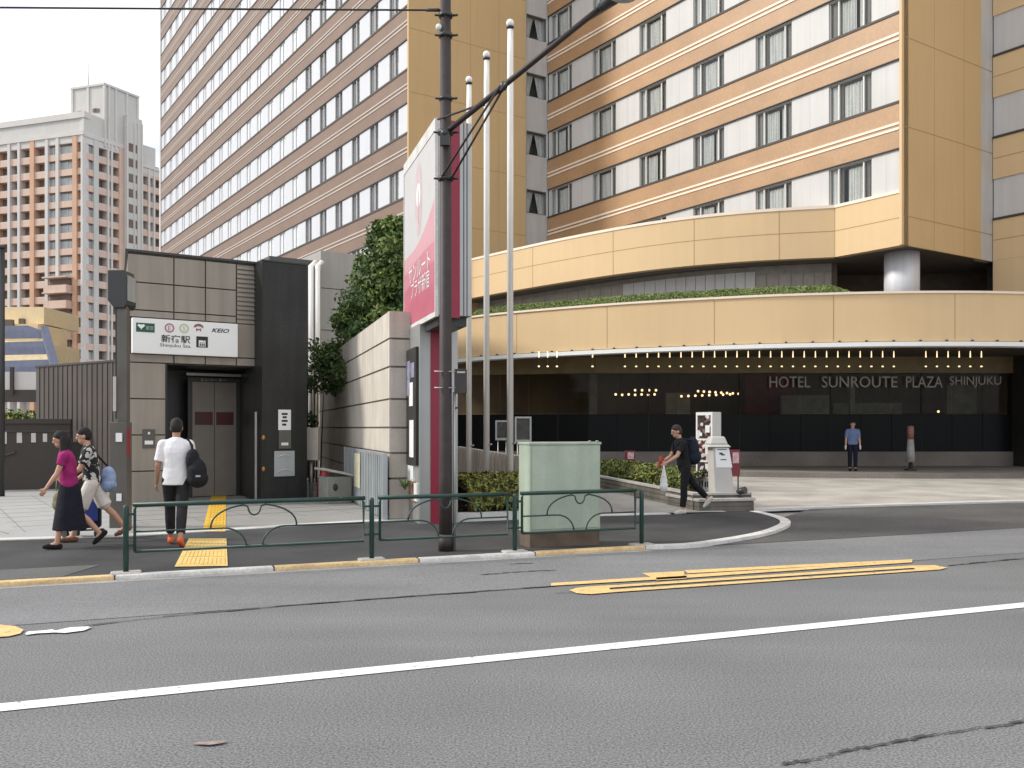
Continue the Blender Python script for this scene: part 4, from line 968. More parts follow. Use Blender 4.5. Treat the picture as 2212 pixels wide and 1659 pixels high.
text('サンルート', 'sign_lettering', M['signw'], fc, FAR + UR * (.18 * plen) + WN * .012, UR, WN, zb_ + hz * .262, plen * .68, .30)
text('プラザ新宿', 'sign_lettering', M['signw'], fc, FAR + UR * (.26 * plen) + WN * .012, UR, WN, zb_ + hz * .165, plen * .58, .30)
b = MB(); b.ob(PO, WU, WE, -.02, plen + .02, -.02, .06, zt_ - .16, zt_ + .03); b.ob(PO, WU, WE, -.02, .012, -.02, .03, zb_ - .02, zt_ - .16); b.ob(PO, WU, WE, plen - .012, plen + .02, -.02, .03, zb_ - .02, zt_ - .16); b.ob(PO, WU, WE, .012, plen - .012, -.02, .03, zb_ - .02, zb_ + .06)
b.build('sign_frame', M['concl'], fc)
ra, rb = ray(PO, WE, 972), ray(PO, WE, 993)
b = MB(); b.ob(PO, WU, WE, -.012, .02, ra, rb, zb_ - .03, zt_ + .01); b.build('crimson_stripe', M['crimson'], py_)
b = MB()
for px in (1001, 1008): q = ray(PO, WE, px); b.ob(PO, WU, WE, -.008, .02, q, q + .012, zb_, zt_)
b.build('edge_rib', M['postd'], py_)
b = MB(); b.ob(PO, WU, WE, .15, plen - .1, .06, pw - .04, zb_ - .14, zb_ - .003); b.build('underside', M['postd'], py_)
LGY = 14.95; LO_ = dep(906, LGY); LO_ = v2(LO_.x, LO_.y)
lw = ray(LO_, WE, 989); ll = 1.5
b = MB(); b.ob(LO_, WU, WE, 0, ll, 0, lw, SW, zb_ + .0); lg = b.build('leg', M['alu'], py_, bevel=.008)
q0, q1 = ray(LO_, WE, 930), ray(LO_, WE, 952)
b = MB(); b.ob(LO_, WU, WE, -.015, .01, q0, q1, SW, zb_); b.build('crimson_stripe', M['crimson'], py_)
b = MB(); b.ob(LO_, WU, WN, .06, 1.05, .0, .05, 1.02, 3.0); nbd = b.build('notice_board', M['slab'], py_, bevel=.005)
for a0, a1, z0, z1 in ((.30, .62, 2.02, 2.42), (.24, .60, 1.15, 1.78), (.55, .95, 2.2, 2.8), (.18, .5, 2.5, 2.75)):
    b = MB(); b.ob(LO_, WU, WN, a0, a1, .05, .055, z0, z1); b.build('poster', M['signw'] if z0 < 2.1 else mat('poster blue grey', (.22, .22, .30), .6, var=.4, scale=9), nbd)
b = MB(); b.ob(LO_, WU, WN, .35, .85, .0, .04, .74, 1.0); b.build('notice_paper', M['signw'], py_)
b = MB(); b.ob(LO_, WU, WN, .05, .30, .0, .035, .42, .72); b.ob(LO_, WU, WN, .3, .8, .0, .03, .40, .74, 1); b.build('small_poster', [M['signw'], mat('poster rust', (.25, .13, .09), .7, var=.4, scale=8)], py_)

# ------------------------------------------------------------------ street lamp
UPT = at(962.5, 1190, SW)
ux, uy = UPT.x, UPT.y
lp = thing('street_lamp', 'dark brown street lamp pole with long slanting arm and braces standing by the kerb', 'street lamp', (ux, uy, SW))
b = MB(); b.tube([(ux, uy, SW), (ux, uy, 1.0), (ux, uy, 8.6)], [.088, .084, .066], 20); b.build('pole', M['brown'], lp)
b = MB(); b.tube([(ux, uy, SW), (ux, uy, SW + .22)], [.094, .092], 20); b.build('pole_base', M['brown'], lp)
AB = Vector((ux + .05, uy - .06, 5.50)); AE = Vector((.965, 9.72, 6.185)); AM = AB.lerp(AE, .40)
b = MB(); b.tube([AB, AB.lerp(AE, .5), AE], [.036, .034, .03], 12); b.build('arm', M['brown'], lp)
b = MB()
for e in (-.07, .07): b.tube([(ux + e, uy - .05, 4.86), AM + Vector((e * .3, e * .3, .02))], .014, 8)
b.build('brace', M['brown'], lp)
b = MB(); cpt = AB.lerp(AE, .20); b.tube([(ux - .1, uy, cpt.z + .02), cpt + Vector((0, 0, .03)), cpt + Vector((.12, -.04, .03))], .014, 8); b.build('tie_rod', M['brown'], lp)
for z, r_ in ((4.86, .10), (5.46, .105), (5.9, .085), (6.72, .09), (6.98, .09)):
    b = MB(); b.lathe((ux, uy, z), [(r_, 0), (r_, .05)], 20); b.tube([(ux + r_ - .01, uy, z + .025), (ux + r_ + .07, uy - .02, z + .025)], .016, 8); b.tube([(ux - r_ + .01, uy, z + .025), (ux - r_ - .05, uy - .02, z + .025)], .014, 8)
    b.build('clamp', M['postd'], lp)
b = MB(); b.ball(AM, (.05, .05, .06), 10); b.tube([AM - Vector((.03, 0, .06)), AM + Vector((.10, -.1, .06))], .028, 8); b.build('arm_clamp', M['postd'], lp)
b = MB(); d = (AE - AB).normalized(); b.tube([AE - d * .02, AE + d * .12, AE + d * .22 + Vector((.05, 0, -.02))], [.05, .065, .05], 12); hb = b.build('lamp_head', M['postd'], lp)
b = MB(); c = AE + d * .24 + Vector((.06, 0, -.03)); b.ball(c, (.17, .10, .045), 16); b.build('lamp_shade', M['postd'], hb)
b = MB(); b.ball(c - Vector((0, 0, .03)), (.13, .08, .03), 14); b.build('lamp_lens', M['silver'], hb)
b = MB(); b.ball((ux - .085, uy - .03, 6.84), .045, 12); b.tube([(ux - .03, uy, 6.8), (ux - .085, uy - .03, 6.82)], .02, 8); b.build('insulator', M['signw'], lp)
b = MB(); b.ob(v2(ux, uy - .09), v2(1, 0), v2(0, -1), -.06, .06, -.02, .06, 5.28, 5.42); b.ball((ux + .0, uy - .12, 5.44), (.06, .05, .05), 10); b.build('junction_box', M['postd'], lp)
b = MB(); b.ob(v2(ux, uy), v2(1, 0), v2(0, -1), .115, .275, -.06, .02, zat(850, uy), zat(797, uy)); sbx = b.build('control_box', mat('control box', (.040, .030, .029), .55, var=.1), lp, bevel=.006)
b = MB(); b.ob(v2(ux, uy), v2(1, 0), v2(0, -1), .15, .255, .02, .024, zat(806, uy), zat(802.5, uy)); b.build('box_label', M['kiosk'], sbx)
b = MB()
for yy in (803, 838): b.tube([(ux - .14, uy - .08, zat(yy, uy)), (ux + .13, uy - .05, zat(yy, uy))], .008, 6)
b.build('strap', M['alu'], lp)
b = MB(); b.tube([(ux + .112, uy + .02, SW), (ux + .112, uy + .02, zat(850, uy) + .02)], .020, 8); b.build('conduit', M['alu'], lp)
b = MB(); b.tube([(ux + .11, uy + .02, zat(882, uy)), (ux + .17, uy + .0, zat(880, uy))], .012, 6); b.build('conduit_clip', M['postd'], lp)
# overhead cable, anchored beyond the frame to a pole further along the kerb
p0 = Vector((ux - .02, uy, zat(22, uy))); pz_ = dep(0, 11.0, 12); p1 = p0 + (pz_ - p0) * 3.6; pts = []
for i in range(25):
    t = i / 24; p = p0.lerp(p1, t); p.z -= .03 * 4 * t * (1 - t); pts.append(p)
b = MB(); b.tube(pts, .012, 6); cb = b.build('overhead_cable', M['wirem']); tag(cb, 'thin black overhead cable crossing the sky to the street lamp pole', 'cable')
b = MB(); p = p0.lerp(p1, .004); b.tube([p0.lerp(p1, .012), p0.lerp(p1, .003)], .022, 8); b.build('cable_grip', M['postd'], cb)

# ------------------------------------------------------------------ flagpoles
for i, (px, Yp, pt) in enumerate(((1106, 16.9, 50), (1053, 18.3, 118), (1015, 19.7, 172))):
    p = dep(px - (4 if i == 0 else 2), Yp); zt2 = zat(pt, Yp)
    lab = ('tallest white flagpole, nearest of the three and beside the green cabinet', 'middle white flagpole standing between two others behind the hedge', 'shortest looking white flagpole, right next to the pylon sign')[i]
    fp = thing('flagpole', lab, 'flagpole', (p.x, p.y, SW), 'flagpoles behind the hedge')
    b = MB(); b.tube([(p.x, p.y, SW), (p.x, p.y, zt2 - .6), (p.x, p.y, zt2 - .08)], [.062, .055, .048], 16); b.build('pole', M['polew'], fp)
    b = MB(); b.lathe((p.x, p.y, zt2 - .12), [(.05, 0), (.075, .03), (.075, .05)], 16); b.build('truck', M['postd'], fp)
    b = MB(); b.ball((p.x, p.y, zt2 + .0), .075, 16); b.build('finial', M['polew'], fp)
    b = MB(); b.tube([(p.x + .05, p.y - .05, 1.35 - i * .05), (p.x + .11, p.y - .07, 1.37 - i * .05)], .018, 6); b.build('cleat', M['alu'], fp)
    b = MB(); b.tube([(p.x + .055, p.y - .06, 1.35), (p.x + .055, p.y - .055, zt2 - .12)], .004, 4); b.build('halyard', M['polew'], fp)

# ------------------------------------------------------------------ railing
RO = v2(*kerb(0, -.13))
posts = [ray(RO, A_, px) for px in (272, 803, 1112, 1386)]
rl = thing('pedestrian_railing', 'dark green tubular railing with arched panels along the kerb', 'railing', (*(RO + A_ * posts[0]), SW))
def rp_(a, z, d=0): p = RO + A_ * a + AN * d; return (p.x, p.y, z)
for k, a in enumerate(posts):
    b = MB(); b.tube([rp_(a, SW), rp_(a, .76), rp_(a, .79), rp_(a, .805)], [.030, .030, .026, .012], 14); po = b.build('post', M['rail'], rl)
    b = MB(); b.ob(RO, A_, AN, a - .16, a + .16, -.10, .10, SW - .02, SW + .022); b.build('footing', M['conc'], rl, bevel=.02)
for k in range(3):
    a0, a1 = posts[k] + (.10 if k else .09), posts[k + 1] - .10
    c = (a0 + a1) / 2; zb2, zm, zt3 = .285, .505, .79
    b = MB(); b.tube([rp_(a0, zb2), rp_(a0, zt3 - .04), rp_(a0 + .02, zt3), rp_(a1 - .02, zt3), rp_(a1, zt3 - .04), rp_(a1, zb2), rp_(a0, zb2)], .0165, 8)
    b.tube([rp_(a0 - .02, zt3 + .012), rp_(a1 + .02, zt3 + .012)], .024, 10)
    pn = b.build('panel_frame', M['rail'], rl)
    b = MB(); H = .48
    def arc(P): b.tube([rp_(c + x, z) for x, z in P], .0105, 7)
    b_h = zt3 - zm - .02
    arc([(-H * math.cos(t * math.pi / 24), zm + b_h * math.sin(t * math.pi / 24) ** .85) for t in range(0, 11)] + [(-.075, zt3 - .045), (-.06, zt3 - .10), (-.035, zt3 - .135), (0, zt3 - .145), (.035, zt3 - .135), (.06, zt3 - .10), (.075, zt3 - .045)] + [(H * math.cos(t * math.pi / 24), zm + b_h * math.sin(t * math.pi / 24) ** .85) for t in range(10, -1, -1)])
    for s in (-1, 1):
        P = [(s * (a1 - a0) / 2, zm), (s * .40, zm)] + [(s * (.34 - .25 * math.sin(t * math.pi / 16)), zb2 + (zm - zb2) * math.cos(t * math.pi / 16)) for t in range(0, 9)]
        arc(P)
    b.build('arch_bars', M['rail'], rl)
    b = MB()
    for a, e in ((a0, posts[k]), (a1, posts[k + 1])):
        for z in (.36, .70): b.tube([rp_(a, z), rp_(e, z)], .014, 6)
    b.build('bracket', M['rail'], rl)

# ------------------------------------------------------------------ green cabinet
cbp = at(1144, 1184, SW); CO = v2(cbp.x, cbp.y); CU = v2(.94, .34).normalized(); CN_ = v2(CU.y, -CU.x)
cw = ray(CO, CU, 1297)
cbn = thing('utility_cabinet', 'pale green metal utility cabinet standing behind the railing', 'cabinet', (CO.x, CO.y, SW))
b = MB(); b.ob(CO, CU, CN_, 0, cw, -.42, 0, .24, 1.42); b.build('body', M['cab'], cbn, bevel=.012)
b = MB(); b.ob(CO, CU, CN_, -.012, cw + .012, -.43, .014, 1.42, 1.455); b.build('lid', M['cab'], cbn, bevel=.008)
b = MB(); b.ob(CO, CU, CN_, .035, cw - .03, .0, .012, .29, 1.385); dr = b.build('door', M['cab'], cbn, bevel=.006)
b = MB(); b.ob(CO, CU, CN_, .01, cw - .01, -.41, -.01, SW, .24); b.build('base', M['wood'], cbn)
b = MB(); b.tube([(*(CO + CU * (cw - .16)), 1.455), (*(CO + CU * (cw - .16)), 1.475)], .018, 8); b.tube([(*(CO + CU * (cw - .05)), 1.455), (*(CO + CU * (cw - .05)), 1.475)], .02, 8); b.build('lifting_bolt', M['cab'], cbn)

# ------------------------------------------------------------------ corrugated gate beside the wall, box, cone
GO = WO + WN * .10 + WU * (-.15); gz = 1.20
gt_ = thing('corrugated_panel', 'galvanised corrugated metal gate leaning along the beige wall', 'gate', (GO.x, GO.y, SW))
b = MB(); n = 60; Lg = ray(GO, WU, 747.5)
for i in range(n):
    a, c = Lg * i / n, Lg * (i + 1) / n; e0, e1 = [.03 * (1 if math.sin(q * 6.283 / .22) > 0 else -1) for q in (a + 1e-4, c + 1e-4)]
    p, q = GO + WU * a + WN * e0, GO + WU * c + WN * (e0)
    b.face4((*p, SW + .03), (*q, SW + .03), (*q, gz), (*p, gz))
    if e1 != e0: r_ = GO + WU * c + WN * e1; b.face4((*q, SW + .03), (*r_, SW + .03), (*r_, gz), (*q, gz))
b.build('sheet', M['silver'], gt_)
b = MB(); b.ob(GO, WU, WN, -.03, .02, -.04, .05, SW, gz + .01); b.ob(GO, WU, WN, Lg - .02, Lg + .03, -.04, .05, SW, gz + .01); b.ob(GO, WU, WN, .02, Lg - .02, -.012, .02, gz - .04, gz + .012); b.build('gate_frame', M['silver'], gt_)
b = MB(); b.ob(GO, WU, WN, Lg * .52, Lg * .68, .035, .045, .42, 1.12); b.build('notice', mat('faded notice', (.52, .50, .36), .7, var=.2, scale=8), gt_)
bxp = dep(712, 18.9); BX = v2(bxp.x, bxp.y)
gb = thing('grey_box', 'grey metal box with a tilted pale lid against the wall', 'box', (BX.x, BX.y, SW))
b = MB(); b.ob(BX, D2, N2, -.05, .5, -.5, 0, SW, .62); b.build('body', M['greybox'], gb, bevel=.012)
b = MB(); n0 = BX + N2 * .05
b.hexa([(*(n0 + D2 * a - N2 * d_), z + zz) for zz in (0, .05) for a, d_, z in ((-.12, 0, .76), (.52, 0, .62), (.52, .6, .62), (-.12, .6, .76))]); b.build('lid', M['conc'], gb)
b = MB(); b.ball((*(BX + D2 * .12 + N2 * .005), .40), (.06, .03, .08), 8); b.build('emblem', M['black'], gb)
rcp_ = dep(700, 20.3)
rc_ = thing('red_cone', 'small red marker cone behind the grey box', 'cone', (rcp_.x, rcp_.y, SW))
b = MB(); b.lathe((rcp_.x, rcp_.y, SW), [(.22, 0), (.22, .04)], 14); b.build('base', M['red'], rc_)
b = MB(); b.lathe((rcp_.x, rcp_.y, SW + .04), [(.17, 0), (.14, .40), (.06, .62)], 14); b.build('cone', M['red'], rc_)
mbp = dep(672, 20.6)
mb_ = thing('meter_box', 'small beige meter box on a post beside the granite slab', 'box', (mbp.x, mbp.y, SW))
b = MB(); b.box((mbp.x, mbp.y, 1.28), (.36, .18, .74)); b.build('case', M['beige'], mb_, bevel=.01)
b = MB(); b.tube([(mbp.x, mbp.y, SW), (mbp.x, mbp.y, .92)], .04, 8); b.build('post', M['alu'], mb_)

# ------------------------------------------------------------------ bronze sign post at the left
pp = at(255, 1141, SW); PX = v2(pp.x, pp.y)
sp_ = thing('bronze_sign_post', 'tall bronze square signpost with a dark lantern box beside the station', 'signpost', (PX.x, PX.y, SW))
w = .135
b = MB(); b.ob(PX, v2(1, .15).normalized(), v2(.15, -1).normalized(), -w, w, -.3, 0, SW, zat(912, 14.2)); b.build('plinth', M['post'], sp_, bevel=.01)
b = MB(); b.ob(PX, v2(1, .15).normalized(), v2(.15, -1).normalized(), -.02, .128, -.22, -.02, zat(912, 14.2), zat(655, 14.2)); b.build('shaft', M['post'], sp_, bevel=.008)
b = MB(); b.ob(PX, v2(1, .15).normalized(), v2(.15, -1).normalized(), -.055, -.022, -.2, -.05, zat(905, 14.2), zat(655, 14.2)); b.build('side_rail', M['postd'], sp_)
zb3, zt4 = zat(662, 14.2), zat(579, 14.2)
b = MB(); oct_ = [(-.16, zb3 + .12), (-.06, zb3), (.10, zb3), (.14, zb3 + .06), (.14, zt4 - .10), (.10, zt4), (-.16, zt4)]
n1 = b.add([(PX.x + a, PX.y - .02, z) for a, z in oct_]); n2 = b.add([(PX.x + a, PX.y + .36, z) for a, z in oct_]); k = len(oct_)
b.face(range(n1, n1 + k)); b.face([n2 + i for i in range(k - 1, -1, -1)])
for i in range(k): j = (i + 1) % k; b.face((n1 + j, n1 + i, n2 + i, n2 + j))
lb_ = b.build('lantern_box', M['postd'], sp_, bevel=.012)
b = MB(); b.box((PX.x + .143, PX.y + .17, (zb3 + zt4) / 2 + .02), (.01, .30, (zt4 - zb3) * .66)); b.build('lantern_panel', M['silver'], lb_)
b = MB(); b.box((PX.x + .142, PX.y + .06, zat(955, 14.2)), (.012, .10, .42), 1); b.build('red_plate', [M['red'], M['red']], sp_)
b = MB(); b.box((PX.x + .02, PX.y - .012, zat(945, 14.2)), (.10, .012, .14)); b.build('white_sticker', M['signw'], sp_); b = MB(); b.box((PX.x + .02, PX.y - .012, zat(1076, 14.2)), (.08, .012, .12)); b.build('white_sticker', M['signw'], sp_)
b = MB(); b.box((PX.x - .042, PX.y - .03, zat(850, 14.2)), (.05, .012, .55)); b.build('vertical_plate', M['kiosk'], sp_)
op = at(296, 1088, SW)
on = thing('stone_ornament', 'pale grey rounded stone animal ornament by the station pier', 'ornament', (op.x, op.y, SW))
b = MB(); b.ball((op.x - .05, op.y, SW + .20), (.20, .24, .22), 16); b.ball((op.x + .08, op.y + .05, SW + .30), (.14, .16, .18), 14); b.ball((op.x + .16, op.y, SW + .48), (.12, .12, .125), 14); b.ball((op.x - .14, op.y - .12, SW + .34), (.11, .12, .11), 12)
b.ball((op.x + .19, op.y - .12, SW + .45), (.04, .04, .03), 8)
remesh(b, 'body', M['stone'], on, .02); on.children[-1].location = -Vector(on.location)
b = MB(); b.ob(v2(op.x, op.y), v2(1, 0), v2(0, -1), -.28, .3, -.25, .22, SW, SW + .06); b.build('base', M['concl'], on, bevel=.01)

# ------------------------------------------------------------------ far left: walls, hoarding, plants, blue and yellow house
hd = thing('brown_hoarding', 'tall brown ribbed metal hoarding beside the station', 'hoarding', (-13, 25, 0))
H0, H1 = dep(78, 25.2), dep(262, 22.8); zh = zat(794, 25.2)
u = (v2(H1.x, H1.y) - v2(H0.x, H0.y)); Lh = u.length; u.normalize(); o = v2(u.y, -u.x)
b = MB(); b.ob(v2(H0.x, H0.y), u, o, 0, Lh + 1.5, -.08, 0, 0, zh, 0); i = .15
while i < Lh + 1.4: b.ob(v2(H0.x, H0.y), u, o, i, i + .05, 0, .018, 0, zh - .02, 0); i += .24
b.build('sheet', M['hoard'], hd)
b = MB(); b.ob(v2(H0.x, H0.y), u, o, -.02, Lh + 1.5, -.1, .03, zh, zh + .05); b.build('cap_rail', M['hoardd'], hd)
bw = thing('brown_wall', 'low dark brown wall with a row of white number plates', 'wall', (-14, 23.5, 0))
B0, B1 = dep(-260, 22.3), dep(152, 23.6); u = (v2(B1.x, B1.y) - v2(B0.x, B0.y)); Lb = u.length; u.normalize(); o = v2(u.y, -u.x); BO = v2(B0.x, B0.y)
zw1 = zat(905, 23.3); b = MB(); b.ob(BO, u, o, 0, Lb, -.2, 0, 0, zw1 - .12); b.build('wall_face', M['hoardd'], bw)
b = MB(); b.ob(BO, u, o, -.01, Lb + .02, -.24, .05, zw1 - .12, zw1); b.build('coping', M['hoardd'], bw)
b = MB(); b.ob(BO, u, o, 0, Lb, 0, .03, zat(931, 23.3) - .02, zat(931, 23.3) + .02); b.build('ledge', M['hoard'], bw)
for px, s in ((14, 1.3), (73, 1.1), (126, 1.0), (169, .9), (211, .8), (247, .75)):
    a = ray(BO, u, px * .576); y = BO.y + u.y * a
    b = MB(); z = zat(945.5, y); b.ob(BO, u, o, a - .055 * s, a + .055 * s, .001, .014, z - .12 * s, z + .12 * s); b.build('number_plate', M['concl'], bw)
b = MB(); b.hexa([(*(BO + u * aa + o * dd_), zz) for aa, dd_, zz in ((3.0, .0, 1.0), (Lb - 2.6, .0, .62), (Lb - 2.6, .05, .62), (3.0, .05, 1.0), (3.0, .0, 1.05), (Lb - 2.6, .0, .67), (Lb - 2.6, .05, .67), (3.0, .05, 1.05))]); b.build('handrail', M['hoard'], bw)
b = MB(); b.ob(BO, u, o, Lb, Lb + 1.35, -.2, -.02, 0, zat(955, 23.4)); b.build('black_door', M['inside'], bw)
bp_ = dep(3, 21.0); bpo = thing('black_pole', 'thin black pole at the far left edge of the street', 'pole', (bp_.x, bp_.y, SW))
b = MB(); b.tube([(bp_.x, bp_.y, SW), (bp_.x, bp_.y, zat(537, 21))], .075, 12); b.build('shaft', M['postd'], bpo)
b = MB(); b.lathe((bp_.x, bp_.y, zat(537, 21)), [(.085, 0), (.085, .05), (.03, .09)], 12); b.build('cap', M['postd'], bpo)
# railway side deck, girder
gr = thing('steel_girder', 'dark steel girder with pale parapet crossing behind the brown walls', 'bridge', (-20, 34, 0))
G0 = dep(-120, 34); b = MB(); b.ob(v2(G0.x, G0.y), v2(1, 0), v2(0, -1), 0, 5.0, -.4, 0, zat(868, 34), zat(842, 34)); b.build('beam', M['hoardd'], gr)
b = MB(); b.ob(v2(G0.x, G0.y), v2(1, 0), v2(0, -1), 0, 5.0, -.2, -.05, zat(842, 34), zat(803, 34)); b.build('parapet', M['aptp'], gr)
b = MB()
for px in (26, 98): q = dep(px, 33.9); b.box((q.x, q.y, zat(822, 34)), (.12, .1, 1.0))
b.build('stanchion', M['hoardd'], gr)
hs = thing('blue_roof_house', 'pale yellow house with blue grey sloping roofs at the left', 'house', (-33, 62, 0))
def slope(nm, P, Y0, Y1, th, m, par):
    b = MB(); n = [dep(px, Y0 + (Y1 - Y0) * f, py) for px, py, f in P]; k = len(n)
    i0 = b.add(n); i1 = b.add([p - Vector((0, -.05, th)) for p in n]); b.face(range(i0, i0 + k)); b.face([i1 + i for i in range(k - 1, -1, -1)])
    for i in range(k): j = (i + 1) % k; b.face((i0 + j, i0 + i, i1 + i, i1 + j))
    return b.build(nm, m, par)
def yb(px0, px1, py0, py1, Y, d, mi=0, bb=None): p0, p1 = dep(px0, Y, py1), dep(px1, Y, py0); bb.hexa([(x, y, z) for z in (p0.z, p1.z) for x, y in ((p0.x, Y), (p1.x, Y), (p1.x, Y + d), (p0.x, Y + d))], mi)
b = MB(); yb(-80, 95, 663, 700, 62, 5, 0, b); yb(-80, 82, 700, 745, 61, 4, 0, b); yb(-80, 110, 745, 800, 60, 4, 0, b); b.build('wall', M['paley'], hs)
b = MB(); yb(8, 26, 690, 722, 60.6, .3, 0, b); yb(40, 52, 688, 700, 61.8, .3, 0, b); yb(86, 98, 752, 772, 59.8, .3, 0, b); yb(52, 76, 752, 766, 59.8, .3, 0, b); b.build('window', M['aptd'], hs)
slope('roof', ((-80, 702, 1), (100, 702, 1), (128, 795, 0), (-80, 795, 0)), 58.6, 62.5, .4, mat('hidden roof', (.74, .60, .36), .7, var=.1), hs).location.z -= .0
for P, nm in ((((-80, 706, 0), (60, 703, 0), (92, 714, 0), (-80, 716, 0)), 'roof_beam'), (((-80, 742, 0), (110, 736, 0), (113, 748, 0), (-80, 752, 0)), 'roof_beam'), (((-80, 782, 0), (122, 776, 0), (128, 790, 0), (-80, 796, 0)), 'roof_beam')):
    slope(nm, P, 58.2, 58.2, .5, M['blues'], hs)
slope('gable_beam', ((88, 704, 0), (104, 704, 0), (130, 794, 0), (112, 794, 0)), 58.0, 58.0, .5, M['blues'], hs)

# ------------------------------------------------------------------ apartment tower far away
E1 = v2(-.949, .3157); E2 = v2(.4648, .8854); KP = v2(-78.4, 165.0)
ap = thing('apartment_tower', 'tall peach and white apartment tower in the distance at the left', 'apartment building', (KP.x, KP.y, 0))
EN1 = v2(-.3157, -.949); EN2 = v2(.8854, -.4648)
FA = 2.92; ZR = 58.2; nf = 17; zf0 = 7.2
def za_(k): return zf0 + FA * k
w_ = MB()
P4 = lambda a, c: (KP.x + E1.x * a + E2.x * c, KP.y + E1.y * a + E2.y * c)
w_.prism([P4(1.2, 1.2), P4(46, 1.2), P4(46, 16), P4(1.2, 16)], 0, ZR - 3, 3)
def bands(O, u, n, a0, a1, mi, top):
    for k in range(nf): 
        if za_(k) + 1.17 < top: w_.ob(O, u, n, a0, a1, -1.2, 0, za_(k), za_(k) + 1.17, mi)
    w_.ob(O, u, n, a0, a1, -1.2, .05, top - 1.2, top, 2)
bands(KP, E1, EN1, .3, 45, 0, ZR - 3.0)
lef = [(2.3, 5.5, 'w'), (6.2, 8.0, 'w'), (8.7, 11.3, 'd'), (12.3, 14.7, 'd'), (15.3, 17.1, 'd'), (17.7, 20.2, 'd'), (21.2, 23.6, 'w'), (24.5, 27, 'd')]
pil = [(-.1, .35, 2), (1.3, 2.3, 1), (5.5, 6.2, 2), (8.0, 8.7, 2), (11.3, 12.3, 1), (14.7, 15.3, 2), (17.1, 17.7, 2), (20.2, 21.2, 1)]
for a, c, mi in pil: w_.ob(KP, E1, EN1, a, c, -1.2, .22, 4, ZR - 3.0, mi)
w_.ob(KP, E1, EN1, -.3, 45, -16, .3, ZR - 3, ZR - 2.2, 2); w_.ob(KP, E1, EN1, .2, 22.5, -14, -.4, ZR - 2.2, ZR + .3, 3); w_.ob(KP, E1, EN1, -.2, 23, -14, -.1, ZR + .3, ZR + 1.4, 2)
# right flank
bands(KP, E2, EN2, .3, 8.6, 0, ZR - 3.2)
rig = [(.5, 2.2, 'v'), (3.3, 5.0, 'd'), (6.4, 7.6, 'd')]
for a, c, mi in ((2.2, 3.2, 3), (5.1, 5.5, 2), (5.9, 6.3, 2), (7.7, 8.8, 0)): w_.ob(KP, E2, EN2, a, c, -1.2, .15, 4, ZR - 3.2, mi)
w_.ob(KP, E2, EN2, -.1, 9, -12, .2, ZR - 3.2, ZR - 2.4, 2); w_.ob(KP, E2, EN2, .2, 8.8, -12, -.1, ZR - 2.4, ZR + 1.2, 3)
w_.ob(KP, E2, EN2, 8.76, 12.3, -6, .9, 3, 61.4, 3)
for a, c in ((8.7, 9.0), (10.4, 10.6), (11.2, 11.4), (12.1, 12.4)): w_.ob(KP, E2, EN2, a, c, .5, 1.05, 3, 60.6, 2)
bands(KP, E2, EN2, 12.3, 19.5, 0, ZR - 5.5)
for a, c, mi in ((14.4, 14.9, 2), (15.7, 16.1, 2), (18.2, 19.6, 0)): w_.ob(KP, E2, EN2, a, c, -1.2, .15, 3, ZR - 5.5, mi)
w_.ob(KP, E2, EN2, 12.2, 19.6, -12, .25, ZR - 5.5, ZR - 4.9, 2); w_.ob(KP, E2, EN2, 12.3, 16.5, -8, -.3, ZR - 4.9, ZR - 1.0, 3); w_.prism([P4(1.2, 16), P4(20, 16), P4(20, 20), P4(1.2, 20)], 0, ZR - 6, 3)
w_.build('wall', [M['aptw'], M['apto'], M['aptp'], M['aptg']], ap)
# plant room on the roof
PR = dep(226, 169); PRO = v2(PR.x, PR.y); zp = zat(184, 169); lp_ = ray(PRO, E1, 156.5); lr = ray(PRO, E2, 297)
b = MB(); b.prism([tuple(PRO), tuple(PRO + E1 * lp_), tuple(PRO + E1 * lp_ + E2 * lr), tuple(PRO + E2 * lr)], ZR - 4, zp, 0)
for f in (0, .5, 1): b.ob(PRO, E1, EN1, lp_ * f - .25, lp_ * f + .25, 0, .2, ZR - 4, zp + .35, 1)
for f in (0, .12, .33, .66, 1): b.ob(PRO, E2, EN2, lr * f - .2, lr * f + .2, 0, .2, ZR - 4, zp + .3, 1)
b.ob(PRO, E1, EN1, -.3, lp_ + .3, -.3, .25, zp, zp + .4, 1); b.ob(PRO, E2, EN2, -.3, lr + .3, -.3, .25, zp, zp + .4, 1)
b.build('plant_room', [M['aptg'], M['aptp']], ap)
b = MB(); pa_ = dep(191, 171); b.tube([(pa_.x, pa_.y, zp), (pa_.x, pa_.y, zp + 5.2)], [.09, .04], 6); b.build('aerial', M['alu'], ap)
b = MB()
for a, z in ((lp_ * .22, 61.2), (lp_ * .30, 61.3), (lp_ * .78, 61.2)): b.ob(PRO, E1, EN1, a - .45, a + .45, 0, .12, z - .35, z + .35)
b.build('vent_opening', M['aptd'], ap)
